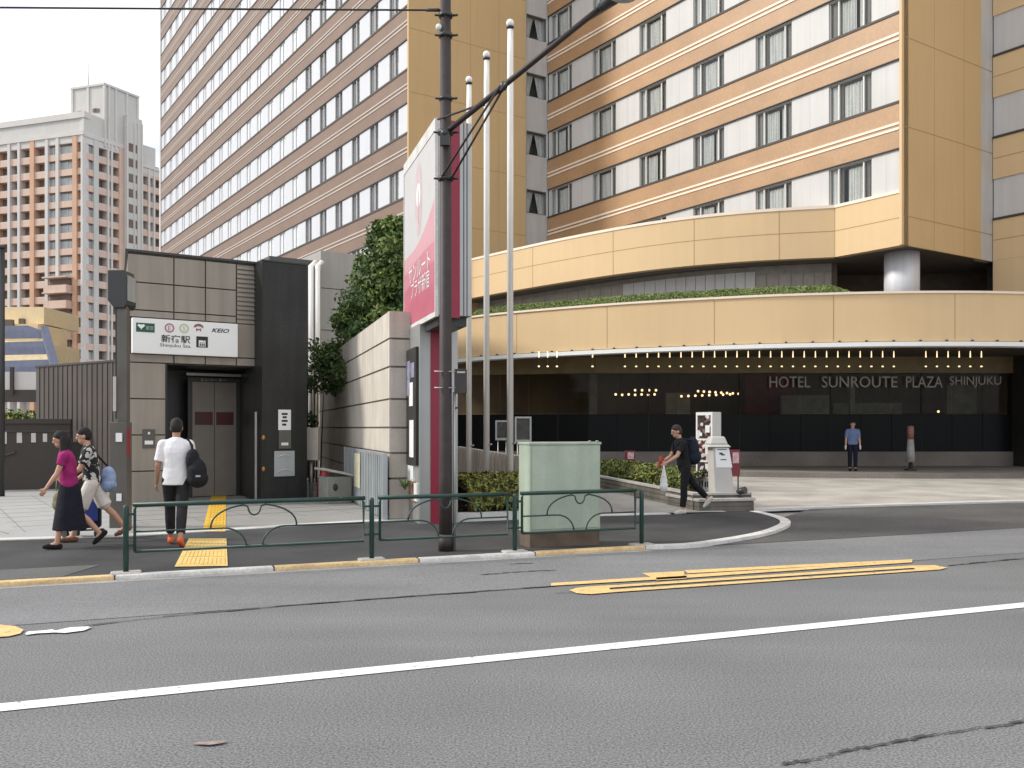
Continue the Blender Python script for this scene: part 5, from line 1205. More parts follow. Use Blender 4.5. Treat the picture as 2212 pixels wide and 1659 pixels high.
# openings: recess backs and windows, each its own part
ops = []
for k in range(nf):
    z = za_(k) + 1.17
    if z < 60 and z < ZR - 5.0:
        for a, c, t in lef: ops.append((KP, E1, EN1, a, c, z, 1.75, t))
        for a, c, t in rig: ops.append((KP, E2, EN2, a, c, z, 1.75, t))
        for a, c in ((12.5, 14.2), (16.3, 18.0)): ops.append((KP, E2, EN2, a, c, z, 1.75, 'd'))
    for a, c in ((9.2, 10.2), (10.75, 11.1)): ops.append((KP + EN2 * .9, E2, EN2, a, c, z - .5, 1.6, 's'))
def opening(mb, O, u, n, a, c, z, h, t, o=0):
    if t == 'd':
        mb.ob(O, u, n, a, c, -1.22, -1.15, z, z + h, 0 + o); mb.ob(O, u, n, a + .1, a + (c - a) * .45, -1.15, -1.1, z, z + h * .8, 1 + o); mb.ob(O, u, n, a, c, -.06, -.02, z, z + .12, 2 + o)
    elif t == 's': mb.ob(O, u, n, a, c, 0, .04, z, z + h, 0 + o)
    else:
        mb.ob(O, u, n, a, c, -.5, -.35, z, z + h, 1 + o); mb.ob(O, u, n, a, c, -.35, -.28, z + h * .82, z + h, 0 + o); mb.ob(O, u, n, (a + c) / 2 - .04, (a + c) / 2 + .04, -.35, -.26, z, z + h * .82, 2 + o)
        mb.ob(O, u, n, a, a + .5, -.35, -.27, z, z + h * .82, 0 + o)
def osc(q):
    p = q[0] + q[1] * ((q[3] + q[4]) / 2); px = CX + F * p.x / p.y; py = HY - F * (q[5] + .8 - CAMZ) / p.y
    return 0 if px < -6 or py > 800 or py < 200 else (q[4] - q[3]) * max(.05, (-v2(*p).normalized()).dot(q[2]))
ops.sort(key=osc, reverse=True)
om = [M['aptd'], M['aptwin'], M['aptp']]
for q in ops[:100]:
    b = MB(); opening(b, *q); b.build('balcony_opening' if q[7] == 'd' else 'window', om, ap)
b = MB()
for q in ops[100:]: opening(b, *q)
stuff(b.build('distant_window', om, ap))
for k in range(7):
    b = MB(); z = zat(620 + 34.5 * k, 160) ; O = KP + EN1 * 1.6
    b.ob(O, E1, EN1, 2.4, 7.6, -1.6, 0, z - .2, z + 1.15, 0); b.ob(O, E1, EN1, 2.6, 7.4, -1.5, -1.3, z + 1.15, z + 2.55, 1); b.ob(O, E1, EN1, 2.2, 7.8, -1.6, .2, z + 2.5, z + 2.74, 0)
    b.build('balcony', [M['aptw'], M['aptd']], ap)
# ------------------------------------------------------------------ tree, bushes, hedges
def crown(mb, clumps, n, size, mats):
    tot = sum(r[0] * r[1] for _, r in clumps)
    for c, r in clumps:
        k = int(n * r[0] * r[1] / tot); shade = random.choice(mats)
        def smp():
            d = Vector((random.gauss(0, 1), random.gauss(0, 1), random.gauss(0, 1))).normalized(); f = random.uniform(.55, 1.08) * (1 + .18 * math.sin(d.x * 5 + c[0] * 3) * math.cos(d.z * 4 + c[2]))
            return Vector((c[0] + d.x * r[0] * f, c[1] + d.y * r[1] * f, c[2] + d.z * r[2] * f)), d
        leaves(mb, smp, k, size, shade)
tp_ = dep(858, 23.6); TX, TY = tp_.x, tp_.y
tree = thing('broadleaf_tree', 'dense dark green tree rising behind the beige wall', 'tree', (TX, TY, 0))
cl_ = []
for i in range(190):
    z = 2.7 + 4.2 * random.random() ** 1.15; rad = 2.3 * (1 - (z - 2.7) / 4.9) ** .85; a = random.uniform(1.2, 5.08); q = rad * random.uniform(.25, 1.0)
    r0 = random.uniform(.28, .52) * (1 - .25 * (z - 2.9) / 4.2)
    cl_.append(((TX + math.cos(a) * q, TY + math.sin(a) * q, z), (r0, r0, r0 * .8)))
cl_ += [((TX - .05 + .06 * i, TY, 6.5 + .15 * i), (.34 - .04 * i, .34, .3)) for i in range(4)]
b = MB(); crown(b, cl_, 42000, .070, [(0, 1), (0, 1, 1), (1, 1, 2), (0, 0, 1), (1, 2, 2)]); b.build('crown', [M['leaf1'], M['leaf2'], M['leaf3']], tree)
b = MB(); b.tube([(TX, TY, 0), (TX + .05, TY, 2.5), (TX, TY, 4.8), (TX, TY, 6.6)], [.17, .14, .09, .03], 10)
for i in range(14):
    a = i * 2.4; z = 2.4 + i * .28; b.tube([(TX, TY, z), (TX + math.cos(a) * .7, TY + math.sin(a) * .7, z + .45), (TX + math.cos(a) * 1.5 * (1 - i / 18), TY + math.sin(a) * 1.5 * (1 - i / 18), z + .8)], [.05, .03, .012], 6)
b.build('trunk', M['bark'], tree)
hb_ = dep(676, 25.5)
bush = thing('hanging_bush', 'dark bush spilling over the beige wall beside the granite slab', 'bush', (hb_.x, hb_.y, 0))
b = MB(); crown(b, [((hb_.x + random.uniform(-.5, .22), hb_.y + random.uniform(-.6, .4), z), (.25, .3, .28)) for z in (2.9, 2.6, 2.2, 1.8)], 1000, .06, [(0,), (0, 0, 1)]); b.build('foliage', [M['leaf1'], M['leaf2']], bush)
b = MB()
for i in range(5): b.tube([(hb_.x - .2 + i * .1, hb_.y, .1), (hb_.x - .3 + i * .14, hb_.y, 1.6), (hb_.x - .4 + i * .18, hb_.y, 3.1)], [.03, .02, .01], 6)
b.build('stem', M['bark'], bush)
wp = dep(874, 15.35); wd_ = thing('weed_tuft', 'small green weed growing at the foot of the beige wall end', 'plant', (wp.x, wp.y, .5))
b = MB()
for i in range(70):
    a = random.uniform(0, 6.283); e = random.uniform(.05, .17); h = random.uniform(.05, .17); p = Vector((wp.x, wp.y, .62)); q = p + Vector((math.cos(a) * e, math.sin(a) * e * .5, h)); t = Vector((-math.sin(a), math.cos(a), 0)) * .008
    n = b.add([p - t, p + t, q + t * .5, q - t * .5]); b.face((n, n + 1, n + 2, n + 3))
b.build('blade', M['leaf2'], wd_); b = MB(); b.tube([(wp.x, wp.y + .1, .60), (wp.x, wp.y, .64)], .012, 5); b.build('stem', M['bark'], wd_)
pth = [tuple(dep(px, Y).xy) for px, Y in ((985, 16.1), (1050, 16.35), (1135, 16.6))]
hedge('clipped_hedge', 'low yellowish green hedge in front of the flagpoles', pth, 1.5, .22, .62, 9000, .05, [M['leafh'], M['leafh'], M['leaf3'], M['leafb'], M['leafb']], taper=False)
b = MB(); b.curtain([tuple(dep(px, Y).xy) for px, Y in ((975, 15.25), (1050, 15.5), (1128, 15.75))], -.02, .20, .16); b.curtain([tuple(dep(px, Y).xy) for px, Y in ((975, 15.45), (1050, 15.7), (1128, 15.95))], -.02, .17, 1.6, 1)
o = b.build('planting_bed', [M['concl'], mat('soil', (.06, .045, .03), .95, var=.3, scale=6)]); tag(o, 'low stone edged planting bed carrying the hedge by the flagpoles', 'planter')
pw0, pw1 = at(1514, 1107.5, .03), at(1292, 1055, .03); PWd = (v2(pw1.x, pw1.y) - v2(pw0.x, pw0.y)); PWl = PWd.length; PWd.normalize(); PWo = v2(-PWd.y, PWd.x); PW0 = v2(pw0.x, pw0.y) + PWd * .35
plt = thing('planter_wall', 'low dark stone planter wall with pale coping beside the driveway', 'planter', (PW0.x, PW0.y, 0))
b = MB(); b.ob(PW0, PWd, PWo, 0, PWl + 2, -1.2, 0, -.02, .33)
for i in range(3): b.ob(PW0, PWd, PWo, .0, PWl + 2, 0, .015, .02 + i * .105, .10 + i * .105)
b.build('wall_face', M['concd'], plt); b = MB(); b.ob(PW0, PWd, PWo, -.02, PWl + 2, -.16, .03, .335, .375); b.ob(PW0, PWd, PWo, -.02, .14, -1.2, -.16, .335, .375); b.build('coping', M['conc'], plt)
hq = [tuple(PW0 + PWd * t - PWo * .68) for t in (.8, 3, 5, PWl + 1.0)]
hedge('clipped_hedge', 'low green hedge on the dark stone planter by the driveway', hq, 1.0, .34, .44, 9000, .05, [M['leafh'], M['leaf3'], M['leaf2'], M['leafb']], taper=False)
s0 = dep(987, 26.5); s1 = dep(1124, 17.4); sd = (v2(s1.x, s1.y) - v2(s0.x, s0.y)); sl = sd.length; sd.normalize(); so_ = v2(sd.y, -sd.x)
b = MB(); i = 0
while i < sl: b.ob(v2(s0.x, s0.y), sd, so_, i, i + .34, -.12, 0, SW, 1.10); i += .46
b.ob(v2(s0.x, s0.y), sd, so_, 0, sl, -.10, -.03, SW, 1.06, 1)
o = b.build('slotted_wall', [M['beige'], M['concd']]); tag(o, 'low beige wall of upright slabs with dark slots behind the flagpoles', 'wall')
for px0, px1, py0, py1, Y, lab in ((1112, 1148, 900, 955, 26.0, 'larger framed notice board right of the flagpoles'), (1070, 1099, 908, 951, 27.0, 'smaller framed notice board half hidden behind a flagpole')):
    p0, p1 = dep(px0, Y, py1), dep(px1, Y, py0); nb_ = thing('notice_board', lab, 'notice board', ((p0.x + p1.x) / 2, Y, .1), 'notice boards by the hotel wall')
    b = MB(); w = p1.x - p0.x; t = .05
    for x0, x1, z0, z1 in ((p0.x, p0.x + t, p0.z, p1.z), (p1.x - t, p1.x, p0.z, p1.z), (p0.x + t, p1.x - t, p0.z, p0.z + .07), (p0.x + t, p1.x - t, p1.z - t, p1.z)): b.box(((x0 + x1) / 2, Y, (z0 + z1) / 2), (x1 - x0, .05, z1 - z0))
    b.build('board_frame', M['alu'], nb_)
    b = MB(); b.box(((p0.x + p1.x) / 2, Y + .01, (p0.z + p1.z) / 2), (w - 2 * t, .03, p1.z - p0.z - .1)); b.build('board_panel', mat('board dark', (.055, .055, .052), .6, var=.5, scale=7), nb_)
    for x in (p0.x + .08, p1.x - .08):
        b = MB(); b.tube([(x, Y + .02, .1), (x, Y + .02, p0.z)], .016, 8); b.build('leg', M['alu'], nb_)

gp = [tuple(dep(px, 29.5).xy) for px in (-120, -40, 30, 80)]
hedge('wild_shrubs', 'strip of yellow green shrubs growing behind the low brown wall', gp, 1.0, 1.1, 1.25, 2600, .09, [M['leaf3'], M['leafh'], M['leaf2']], taper=False, cat='shrubs', wob=.3)

# ------------------------------------------------------------------ driveway island: plinth, ticket post, advertising pillar
q0, q1 = at(1510, 1106, .03), at(1629, 1103, .03); IU = (v2(q1.x, q1.y) - v2(q0.x, q0.y)); il = IU.length; IU.normalize(); IN = v2(IU.y, -IU.x); I0 = v2(q0.x, q0.y); IZ = .28
isl = thing('stone_plinth', 'low rectangular stone plinth at the driveway corner', 'plinth', (I0.x, I0.y, .03))
b = MB()
for i in range(2): b.ob(I0, IU, IN, 0, il, -1.5, 0, .02 + i * .10, .115 + i * .10)
b.ob(I0, IU, IN, .01, il - .01, -1.49, -.01, .0, IZ - .05); b.build('course', M['concd'], isl, bevel=.008)
b = MB(); b.ob(I0, IU, IN, -.02, il + .02, -1.52, .03, IZ - .055, IZ); b.build('top_slab', M['conc'], isl, bevel=.008)
k0 = dep(1546, 17.75); KO = v2(k0.x, k0.y)
kk = thing('ticket_post', 'tapered grey ticket post with white front panel on the stone plinth', 'kiosk', (KO.x, KO.y, IZ))
zk = zat(966, 17.75)
KU = unit(1, .10); KN = v2(KU.y, -KU.x)
def kp(a, d, z): p = KO + KU * a - KN * d; return (p.x, p.y, z)
def taper(a0, a1, d0, d1, z0, b0, b1, e0, e1, z1, nm, m, par, bv=.01):
    q = MB(); q.hexa([kp(a0, d0, z0), kp(a1, d0, z0), kp(a1, d1, z0), kp(a0, d1, z0), kp(b0, e0, z1), kp(b1, e0, z1), kp(b1, e1, z1), kp(b0, e1, z1)]); return q.build(nm, m, par, bevel=bv)
taper(-.01, .40, 0, .42, IZ, -.03, .29, .10, .42, zk, 'body', M['kiosk'], kk)
taper(-.14, .33, .04, .5, zk, -.10, .29, .08, .46, zk + .05, 'cap', M['kiosk'], kk)
taper(-.10, .29, .08, .46, zk + .05, -.03, .24, .15, .40, zk + .21, 'cap_top', M['kiosk'], kk, .03)
zp0, zp1 = zat(1010, 17.8), zat(968, 17.8)
f = lambda z: .10 * (z - IZ) / (zk - IZ) - .008
fpan = taper(.03, .355, f(zp0), f(zp0) + .005, zp0, .02, .30, f(zp1), f(zp1) + .005, zp1, 'front_panel', M['signw'], kk, 0)
for a, c, y0, y1 in ((.06, .25, 972, 970.5), (.10, .17, 982, 978), (.14, .21, 984, 981), (.12, .24, 994, 992)):
    za_, zb_ = zat(y0, 17.8), zat(y1, 17.8); taper(a, c, f(za_) - .003, f(za_), za_, a, c, f(zb_) - .003, f(zb_), zb_, 'panel_mark', M['black'], fpan, 0)
a0 = dep(1540, 18.35); AO_ = v2(a0.x, a0.y); AF, AS = v2(-.66, .75).normalized(), v2(.75, .66).normalized(); al = ray(AO_, AF, 1503); asd = ray(AO_, AS, 1558)
adv = thing('advertising_pillar', 'tall white advertising pillar with food photographs behind the ticket post', 'sign', (AO_.x, AO_.y, IZ))
zt5 = zat(890, 18.4); b = MB(); b.ob(AO_, AF, AS, 0, al, 0, asd, IZ + .06, zt5); bd = b.build('body', M['aptg'], adv, bevel=.008)
NF = v2(-AS.x, -AS.y)
b = MB(); b.ob(AO_, AF, NF, .01, al - .01, 0, .008, .62, zt5 - .01); b.build('poster_sheet', M['signw'], adv)
def photo_mat(name, sc, cols):
    m = bpy.data.materials.new(name); m.use_nodes = True; n = m.node_tree.nodes; l = m.node_tree.links
    t = n.new('ShaderNodeTexCoord'); v = n.new('ShaderNodeTexVoronoi'); v.inputs['Scale'].default_value = sc; r = n.new('ShaderNodeValToRGB'); r.color_ramp.interpolation = 'CONSTANT'
    for i, (p, c) in enumerate(cols):
        e = r.color_ramp.elements[i] if i < 2 else r.color_ramp.elements.new(p); e.position = p; e.color = (*c, 1)
    s = n.new('ShaderNodeSeparateColor'); l.new(t.outputs['Object'], v.inputs['Vector']); l.new(v.outputs['Color'], s.inputs[0]); l.new(s.outputs[0], r.inputs[0]); l.new(r.outputs[0], n['Principled BSDF'].inputs['Base Color']); n['Principled BSDF'].inputs['Roughness'].default_value = .45; return m
pm = [photo_mat('poster photo', 14, ((0, (.02, .014, .016)), (.5, (.07, .035, .04)), (.72, (.20, .11, .10)), (.86, (.62, .60, .58)))), photo_mat('poster photo warm', 15, ((0, (.05, .012, .012)), (.4, (.16, .035, .025)), (.7, (.30, .12, .06)), (.88, (.6, .55, .5)))), M['signw'], M['black']]
for z0, z1, mi in ((zat(947, 18.5), zat(897, 18.5), 0), (zat(994, 18.5), zat(951, 18.5), 1), (zat(1030, 18.5), zat(998, 18.5), 0)):
    b = MB(); b.ob(AO_, AF, NF, .05, al - .05, .008, .012, z0, z1); pp_ = b.build('photo', pm[mi], adv)
    b = MB(); b.ob(AO_, AF, NF, .07, .18, .012, .015, z0 + .12, z0 + .27, 2); b.ob(AO_, AF, NF, .26, .33, .012, .0155, z0 + .05, z0 + .12, 2); b.build('photo_plate', pm, pp_)
text('OPEN', 'poster_lettering', M['black'], adv, AO_ + AF * (al - .06) + NF * .012, v2(-AF.x, -AF.y), NF, zat(1051, 18.5), .26, .13) if False else None
b = MB()
for a in (.10, .16, .24, .30): b.ob(AO_, AF, NF, a, a + .035, .008, .012, zat(1052, 18.5), zat(1036 + (a * 30) % 5, 18.5))
b.build('poster_mark', M['black'], adv)
b = MB(); b.ob(AO_, AF, AS, -.05, al + .15, -.16, asd + .1, IZ, IZ + .06); b.build('foot', M['signw'], adv, bevel=.01)
sp0 = dep(1600, 17.7); sl_ = thing('ground_spotlight', 'small black spotlight on the right end of the stone plinth', 'lamp', (sp0.x, sp0.y, IZ))
b = MB(); b.tube([(sp0.x - .03, sp0.y, IZ), (sp0.x, sp0.y, IZ + .10)], .02, 8); b.lathe((sp0.x - .03, sp0.y, IZ), [(.05, 0), (.05, .015)], 12); b.build('stand', M['postd'], sl_)
b = MB(); b.tube([(sp0.x - .05, sp0.y + .05, IZ + .10), (sp0.x, sp0.y, IZ + .13), (sp0.x + .07, sp0.y - .08, IZ + .15)], [.045, .065, .075], 14); b.build('head', M['postd'], sl_)
for px, Y, y0, y1, wpx, lab in ((1361, 25.5, 974, 1008, 22, 'small red and white sign box standing beyond the driveway hedge'), (1588, 23.0, 972, 1028, 22, 'red poster stand just right of the grey ticket post')):
    p = dep(px, Y); w = wpx * Y / F; zt6, zb6 = zat(y0, Y), zat(y1, Y); rb_ = thing('red_sign_stand', lab, 'sign', (p.x, p.y, .05), 'red sign stands by the driveway')
    b = MB(); b.box((p.x, p.y + .06, (zt6 + zb6) / 2), (w, .10, zt6 - zb6)); b.build('board', mat('sign dark red', (.15, .014, .022), .5, var=.2), rb_, bevel=.006)
    b = MB(); b.box((p.x + .02, p.y + .004, zb6 + (zt6 - zb6) * .70), (w * .62, .008, (zt6 - zb6) * .42)); b.build('poster', mat('red stand poster', (.50, .33, .35), .6, var=.4, scale=14), rb_)
    for s in (-1, 1):
        b = MB(); b.tube([(p.x + s * w * .35, p.y + .06, .05), (p.x + s * w * .35, p.y + .06, zb6)], .018, 6); b.build('leg', M['postd'], rb_)
bo_ = dep(1967, 30.6); bol = thing('bollard', 'grey bollard with a red top on the terrace under the canopy', 'bollard', (bo_.x, bo_.y, .2))
b = MB(); b.lathe((bo_.x, bo_.y, .2), [(.20, 0), (.20, .05), (.07, .07), (.06, .30)], 16); b.build('base', M['postd'], bol)
b = MB(); b.lathe((bo_.x, bo_.y, .48), [(.14, 0), (.13, .35), (.10, .78)], 16); b.build('body', mat('bollard grey', (.30, .29, .27), .7, var=.15, scale=6), bol)
b = MB(); b.lathe((bo_.x, bo_.y, 1.26), [(.10, 0), (.11, .30), (.10, .44), (.02, .46)], 16); b.build('top', mat('faded red', (.24, .10, .09), .6, var=.1), bol)

# ------------------------------------------------------------------ people
skin = mat('skin', (.48, .27, .18), .55, var=.05, scale=6); skind = mat('skin tan', (.36, .19, .12), .55, var=.05, scale=6)
hairm = mat('black hair', (.010, .008, .007), .8, var=.3, scale=30); hairb = mat('brown hair', (.035, .024, .020), .8, var=.3, scale=30)
eyem = mat('eye', (.01, .008, .008), .3, var=0); lipm = mat('lip', (.30, .10, .09), .5, var=0)
cloth = lambda n, c, v=.10, s=6: mat(n, c, .85, var=v, scale=s, bump=.9, bscale=9, spec=.2)
def capsule(mb, p, q, r0, r1=None):
    r1 = r0 if r1 is None else r1; p, q = Vector(p), Vector(q); mb.tube([p, q], [r0, r1], 12); mb.ball(p, r0, 12); mb.ball(q, r1, 12)
def person(label, pos, heading, H, lean=3, head=0, legs=((20, 8, 0), (-18, 20, 25)), arms=((0, 8, 10), (0, 8, 10)), outfit=None, sm=None, hair='short', voxel=.008):
    sm = sm or skin; k = H / 1.70; rz = math.atan2(heading[1], heading[0])
    root = thing('person', label, 'person', (0, 0, 0)); J = {}
    V = lambda x, y, z: Vector((x, y, z)) * k
    for s, (a, kn, fp) in zip((1, -1), legs):
        a, kn, fp = R(a), R(kn), R(fp); h = V(0, .088 * s, -.03)
        kne = h + V(math.sin(a), 0, -math.cos(a)) * .415; an = kne + V(math.sin(a - kn), 0, -math.cos(a - kn)) * .405
        fx = V(math.cos(fp), 0, -math.sin(fp)); fz = V(math.sin(fp), 0, math.cos(fp))
        J['h', s], J['k', s], J['a', s] = h, kne, an; J['heel', s] = an - fx * .045 - fz * .055; J['toe', s] = an + fx * .155 - fz * .06 + V(0, .015 * s, 0); J['ball', s] = an + fx * .10 - fz * .058
    ln = R(lean); up_ = Vector((math.sin(ln), 0, math.cos(ln))); fw = Vector((math.cos(ln), 0, -math.sin(ln)))
    ch = up_ * .28 * k; shc = up_ * .475 * k; nk = up_ * .535 * k + fw * .01 * k
    hd = R(lean + head); hu = Vector((math.sin(hd), 0, math.cos(hd))); hf = Vector((math.cos(hd), 0, -math.sin(hd))); hc = nk + hu * .135 * k + hf * .018 * k
    for s, (a, ab, el) in zip((1, -1), arms):
        a, ab, el = R(a), R(ab), R(el); S = shc + V(0, .168 * s, -.035)
        d = Vector((math.sin(a) * math.cos(ab), s * math.sin(ab), -math.cos(a) * math.cos(ab))); E = S + d * .285 * k
        d2 = Vector((math.sin(a + el) * math.cos(ab), s * math.sin(ab) * .5, -math.cos(a + el) * math.cos(ab))).normalized(); Wt = E + d2 * .245 * k
        J['s', s], J['e', s], J['w', s], J['d', s] = S, E, Wt, d2
    lo = min(min(J['heel', s].z, J['toe', s].z) for s in (1, -1)) - .028 * k
    off = Vector((0, 0, -lo)); 
    for q in list(J):
        if q[0] != 'd': J[q] = J[q] + off
    pel = off.copy(); ch, shc, nk, hc = ch + off, shc + off, nk + off, hc + off
    B = MB(); al = lambda c, r: B.ball(c, tuple(x * k for x in r), 16)
    al(pel, (.105, .150, .12)); al(pel + up_ * .14 * k, (.095, .130, .13)); al(ch, (.112, .150, .15)); al(shc - up_ * .04 * k, (.095, .165, .085))
    capsule(B, nk - up_ * .07 * k, nk + hu * .07 * k, .055 * k, .050 * k)
    al(hc + hu * .02 * k, (.095, .074, .105)); al(hc - hu * .055 * k + hf * .03 * k, (.062, .054, .06))
    al(hc + hf * .098 * k - hu * .012 * k, (.020, .014, .024)); al(hc + hf * .075 * k + hu * .03 * k, (.024, .055, .014))
    for s in (1, -1):
        al(hc + V(-.005, .074 * s, -.005), (.022, .010, .032))
        capsule(B, J['h', s], J['k', s], .080 * k, .052 * k); capsule(B, J['k', s], J['k', s].lerp(J['a', s], .35) - V(.012, 0, 0), .050 * k, .052 * k); capsule(B, J['k', s].lerp(J['a', s], .35) - V(.012, 0, 0), J['a', s], .052 * k, .034 * k)
        capsule(B, J['heel', s] + V(0, 0, .012), J['ball', s] + V(0, 0, .005), .032 * k, .030 * k); capsule(B, J['a', s], J['ball', s] + V(0, 0, .012), .034 * k, .026 * k); capsule(B, J['ball', s], J['toe', s], .030 * k, .022 * k)
        capsule(B, J['s', s], J['e', s], .050 * k, .037 * k); capsule(B, J['e', s], J['e', s].lerp(J['w', s], .3), .037 * k, .036 * k); capsule(B, J['e', s].lerp(J['w', s], .3), J['w', s], .036 * k, .024 * k)
        d = J['d', s]; pf = Vector((d.z, 0, -d.x)).normalized() * -1; yy = Vector((0, s, 0)); Wt = J['w', s]      # palm: across = fore and aft
        pc = Wt + d * .05 * k; B.ball(pc, (.036 * k, .018 * k, .046 * k), 12)
        for f, (o_, L) in enumerate(((.026, .060), (.010, .070), (-.007, .066), (-.024, .052))):
            b0 = Wt + d * .078 * k + pf * o_ * k; m_ = b0 + (d * .85 - yy * .35) * L * .5 * k; t_ = m_ + (d * .55 - yy * .75) * L * .5 * k
            capsule(B, b0 - d * .02 * k, b0, .0095 * k, .009 * k); capsule(B, b0, m_, .009 * k, .0085 * k); capsule(B, m_, t_, .0085 * k, .007 * k)
        tb = Wt + d * .028 * k + pf * .026 * k; tm = tb + (pf * .8 + d * .7).normalized() * .034 * k; capsule(B, tb, tm, .012 * k, .010 * k); capsule(B, tm, tm + (d - yy * .3).normalized() * .026 * k, .010 * k, .008 * k)
    body = remesh(B, 'body', [sm, eyem, lipm], root, voxel, 2)
    es = [hc + hf * .088 * k + hu * .012 * k + V(0, .032 * s, 0) for s in (1, -1)]; mo = hc + hf * .085 * k - hu * .058 * k
    for p in body.data.polygons:
        c = p.center
        if any((c - e).length < .013 * k for e in es): p.material_index = 1
        elif abs((c - mo).dot(hu)) < .008 * k and abs(c.y) < .024 * k and (c - mo).length < .035 * k: p.material_index = 2
    # hair
    Hh = MB(); hb2 = lambda c, r: Hh.ball(c, tuple(x * k for x in r), 14)
    hb2(hc + hu * .048 * k - hf * .012 * k, (.100, .084, .092)); hb2(hc - hf * .045 * k + hu * .0 * k, (.068, .080, .090))
    if hair == 'long':
        for s in (1, -1): capsule(Hh, hc + V(-.03, .06 * s, .02), hc + V(-.05, .075 * s, -.20), .045 * k, .05 * k)
        capsule(Hh, hc + V(-.07, 0, 0), hc + V(-.085, 0, -.25), .075 * k, .07 * k)
    remesh(Hh, 'hair', outfit.get('hair', hairm), root, .012, 2)
    if outfit.get('cap'):
        q = MB(); q.ball(hc + hu * .085 * k, (.112 * k, .098 * k, .055 * k), 14); q.ball(hc + hu * .062 * k + hf * .10 * k, (.07 * k, .075 * k, .012 * k), 12); remesh(q, 'cap', outfit['cap'], root, .010, 1)
    # top
    T = MB(); hm = outfit.get('hem', .03); A3 = lambda v, rx, ry: ((v.x, v.y, v.z), rx * k, ry * k)
    loft(T, [A3(pel - up_ * hm * k, .126, .172), A3(pel + up_ * .03 * k, .127, .173), A3(pel + up_ * .13 * k, .118, .164), A3(pel + up_ * .22 * k, .122, .168), A3(ch + up_ * .05 * k, .128, .178), A3(shc - up_ * .08 * k, .120, .186), A3(shc - up_ * .015 * k, .098, .165), A3(shc + up_ * .035 * k, .075, .105), A3(shc + up_ * .055 * k, .060, .070)])
    capsule(T, nk - up_ * .08 * k, nk - up_ * .035 * k, .075 * k, .062 * k)
    sl = outfit.get('sleeve', .72)
    for s in (1, -1):
        capsule(T, J['s', s], J['s', s].lerp(J['e', s], .35), .070 * k, .068 * k); q = J['s', s].lerp(J['e', s], sl); T.tube([J['s', s].lerp(J['e', s], .2), q], [.068 * k, .066 * k], 12)
    capsule(T, J['s', 1] + V(0, -.02, .015), J['s', -1] + V(0, .02, .015), .055 * k)
    remesh(T, 'shirt', outfit['top'], root, .010, 6)
    # lower garment
    L = MB(); L.ball(pel - up_ * .01 * k, (.114 * k, .150 * k, .120 * k), 16)
    ext = outfit.get('leg', 1.0)
    for s in (() if outfit.get('skirt') else (1, -1)):
        w0, w1 = outfit.get('width', (.094, .070)); capsule(L, J['h', s], J['k', s] if ext > .5 else J['h', s].lerp(J['k', s], ext * 2), w0 * k, w1 * k)
        cf = J['k', s].lerp(J['a', s], .35) - V(.012, 0, 0)
        if ext > .5:
            if ext > .7: capsule(L, J['k', s], cf, w1 * k, w1 * .98 * k); L.tube([cf, J['k', s].lerp(J['a', s], (ext - .5) * 2 * .96)], [w1 * .98 * k, w1 * .84 * k], 12)
            else: L.tube([J['k', s], J['k', s].lerp(J['a', s], (ext - .5) * 2 * .96)], [w1 * k, w1 * .9 * k], 12)
        else: L.tube([J['h', s], J['h', s].lerp(J['k', s], ext * 2 + .06)], [w0 * k, w1 * 1.15 * k], 12)
    if outfit.get('skirt'):
        zb = min(J['k', 1].z, J['k', -1].z) - .22 * k; xm = pel.x
        loft(L, [A3(Vector((xm - .005 * k, 0, zb)), .235, .20), A3(Vector((xm, 0, (zb + pel.z) / 2)), .185, .19), A3(pel - up_ * .03 * k, .145, .172), A3(pel + up_ * .09 * k, .112, .150)])
    remesh(L, 'skirt' if outfit.get('skirt') else ('shorts' if ext < .7 else 'trousers'), outfit['low'], root, .010, 3)
    for s in (1, -1):
        S_ = MB(); capsule(S_, J['heel', s] + V(0, 0, .012), J['ball', s] + V(0, 0, .006), .041 * k, .042 * k); capsule(S_, J['ball', s] + V(0, 0, .004), J['toe', s], .042 * k, .030 * k)
        if not outfit.get('low_shoe'): capsule(S_, J['a', s] - V(0, 0, .02), J['ball', s].lerp(J['a', s], .4), .044 * k, .04 * k)
        remesh(S_, 'shoe', outfit['shoe'], root, .009, 1)
        if outfit.get('glove'):
            S_ = MB(); d = J['d', s]; S_.ball(J['w', s] + d * .06 * k, (.042 * k, .028 * k, .07 * k), 12); capsule(S_, J['w', s], J['w', s] + d * .03 * k, .032 * k, .034 * k); remesh(S_, 'glove', outfit['glove'], root, .008, 1)
    root.location = pos; root.rotation_euler = (0, 0, rz)
    return root, J, k, dict(hc=hc, shc=shc, pel=pel, ch=ch)
def world(root, p): bpy.context.view_layer.update(); return root.matrix_world @ p
LEFT = (-A_.x, -A_.y)
# woman in purple
pa = at(150, 1184, SW)
wA, JA, kA, _ = person('woman in a magenta blouse and long dark skirt walking left on the footway', (pa.x, pa.y, SW), LEFT, 1.55, lean=6, head=8, legs=((14, 6, -6), (-17, 26, 42)), arms=((20, 8, 14), (-4, 10, 22)),
    outfit=dict(top=cloth('magenta blouse', (.30, .022, .13), .3, 9), low=cloth('dark navy skirt', (.014, .014, .022)), shoe=cloth('black shoe', (.015, .014, .014)), leg=.3, skirt=True, low_shoe=True, sleeve=.55), hair='long')
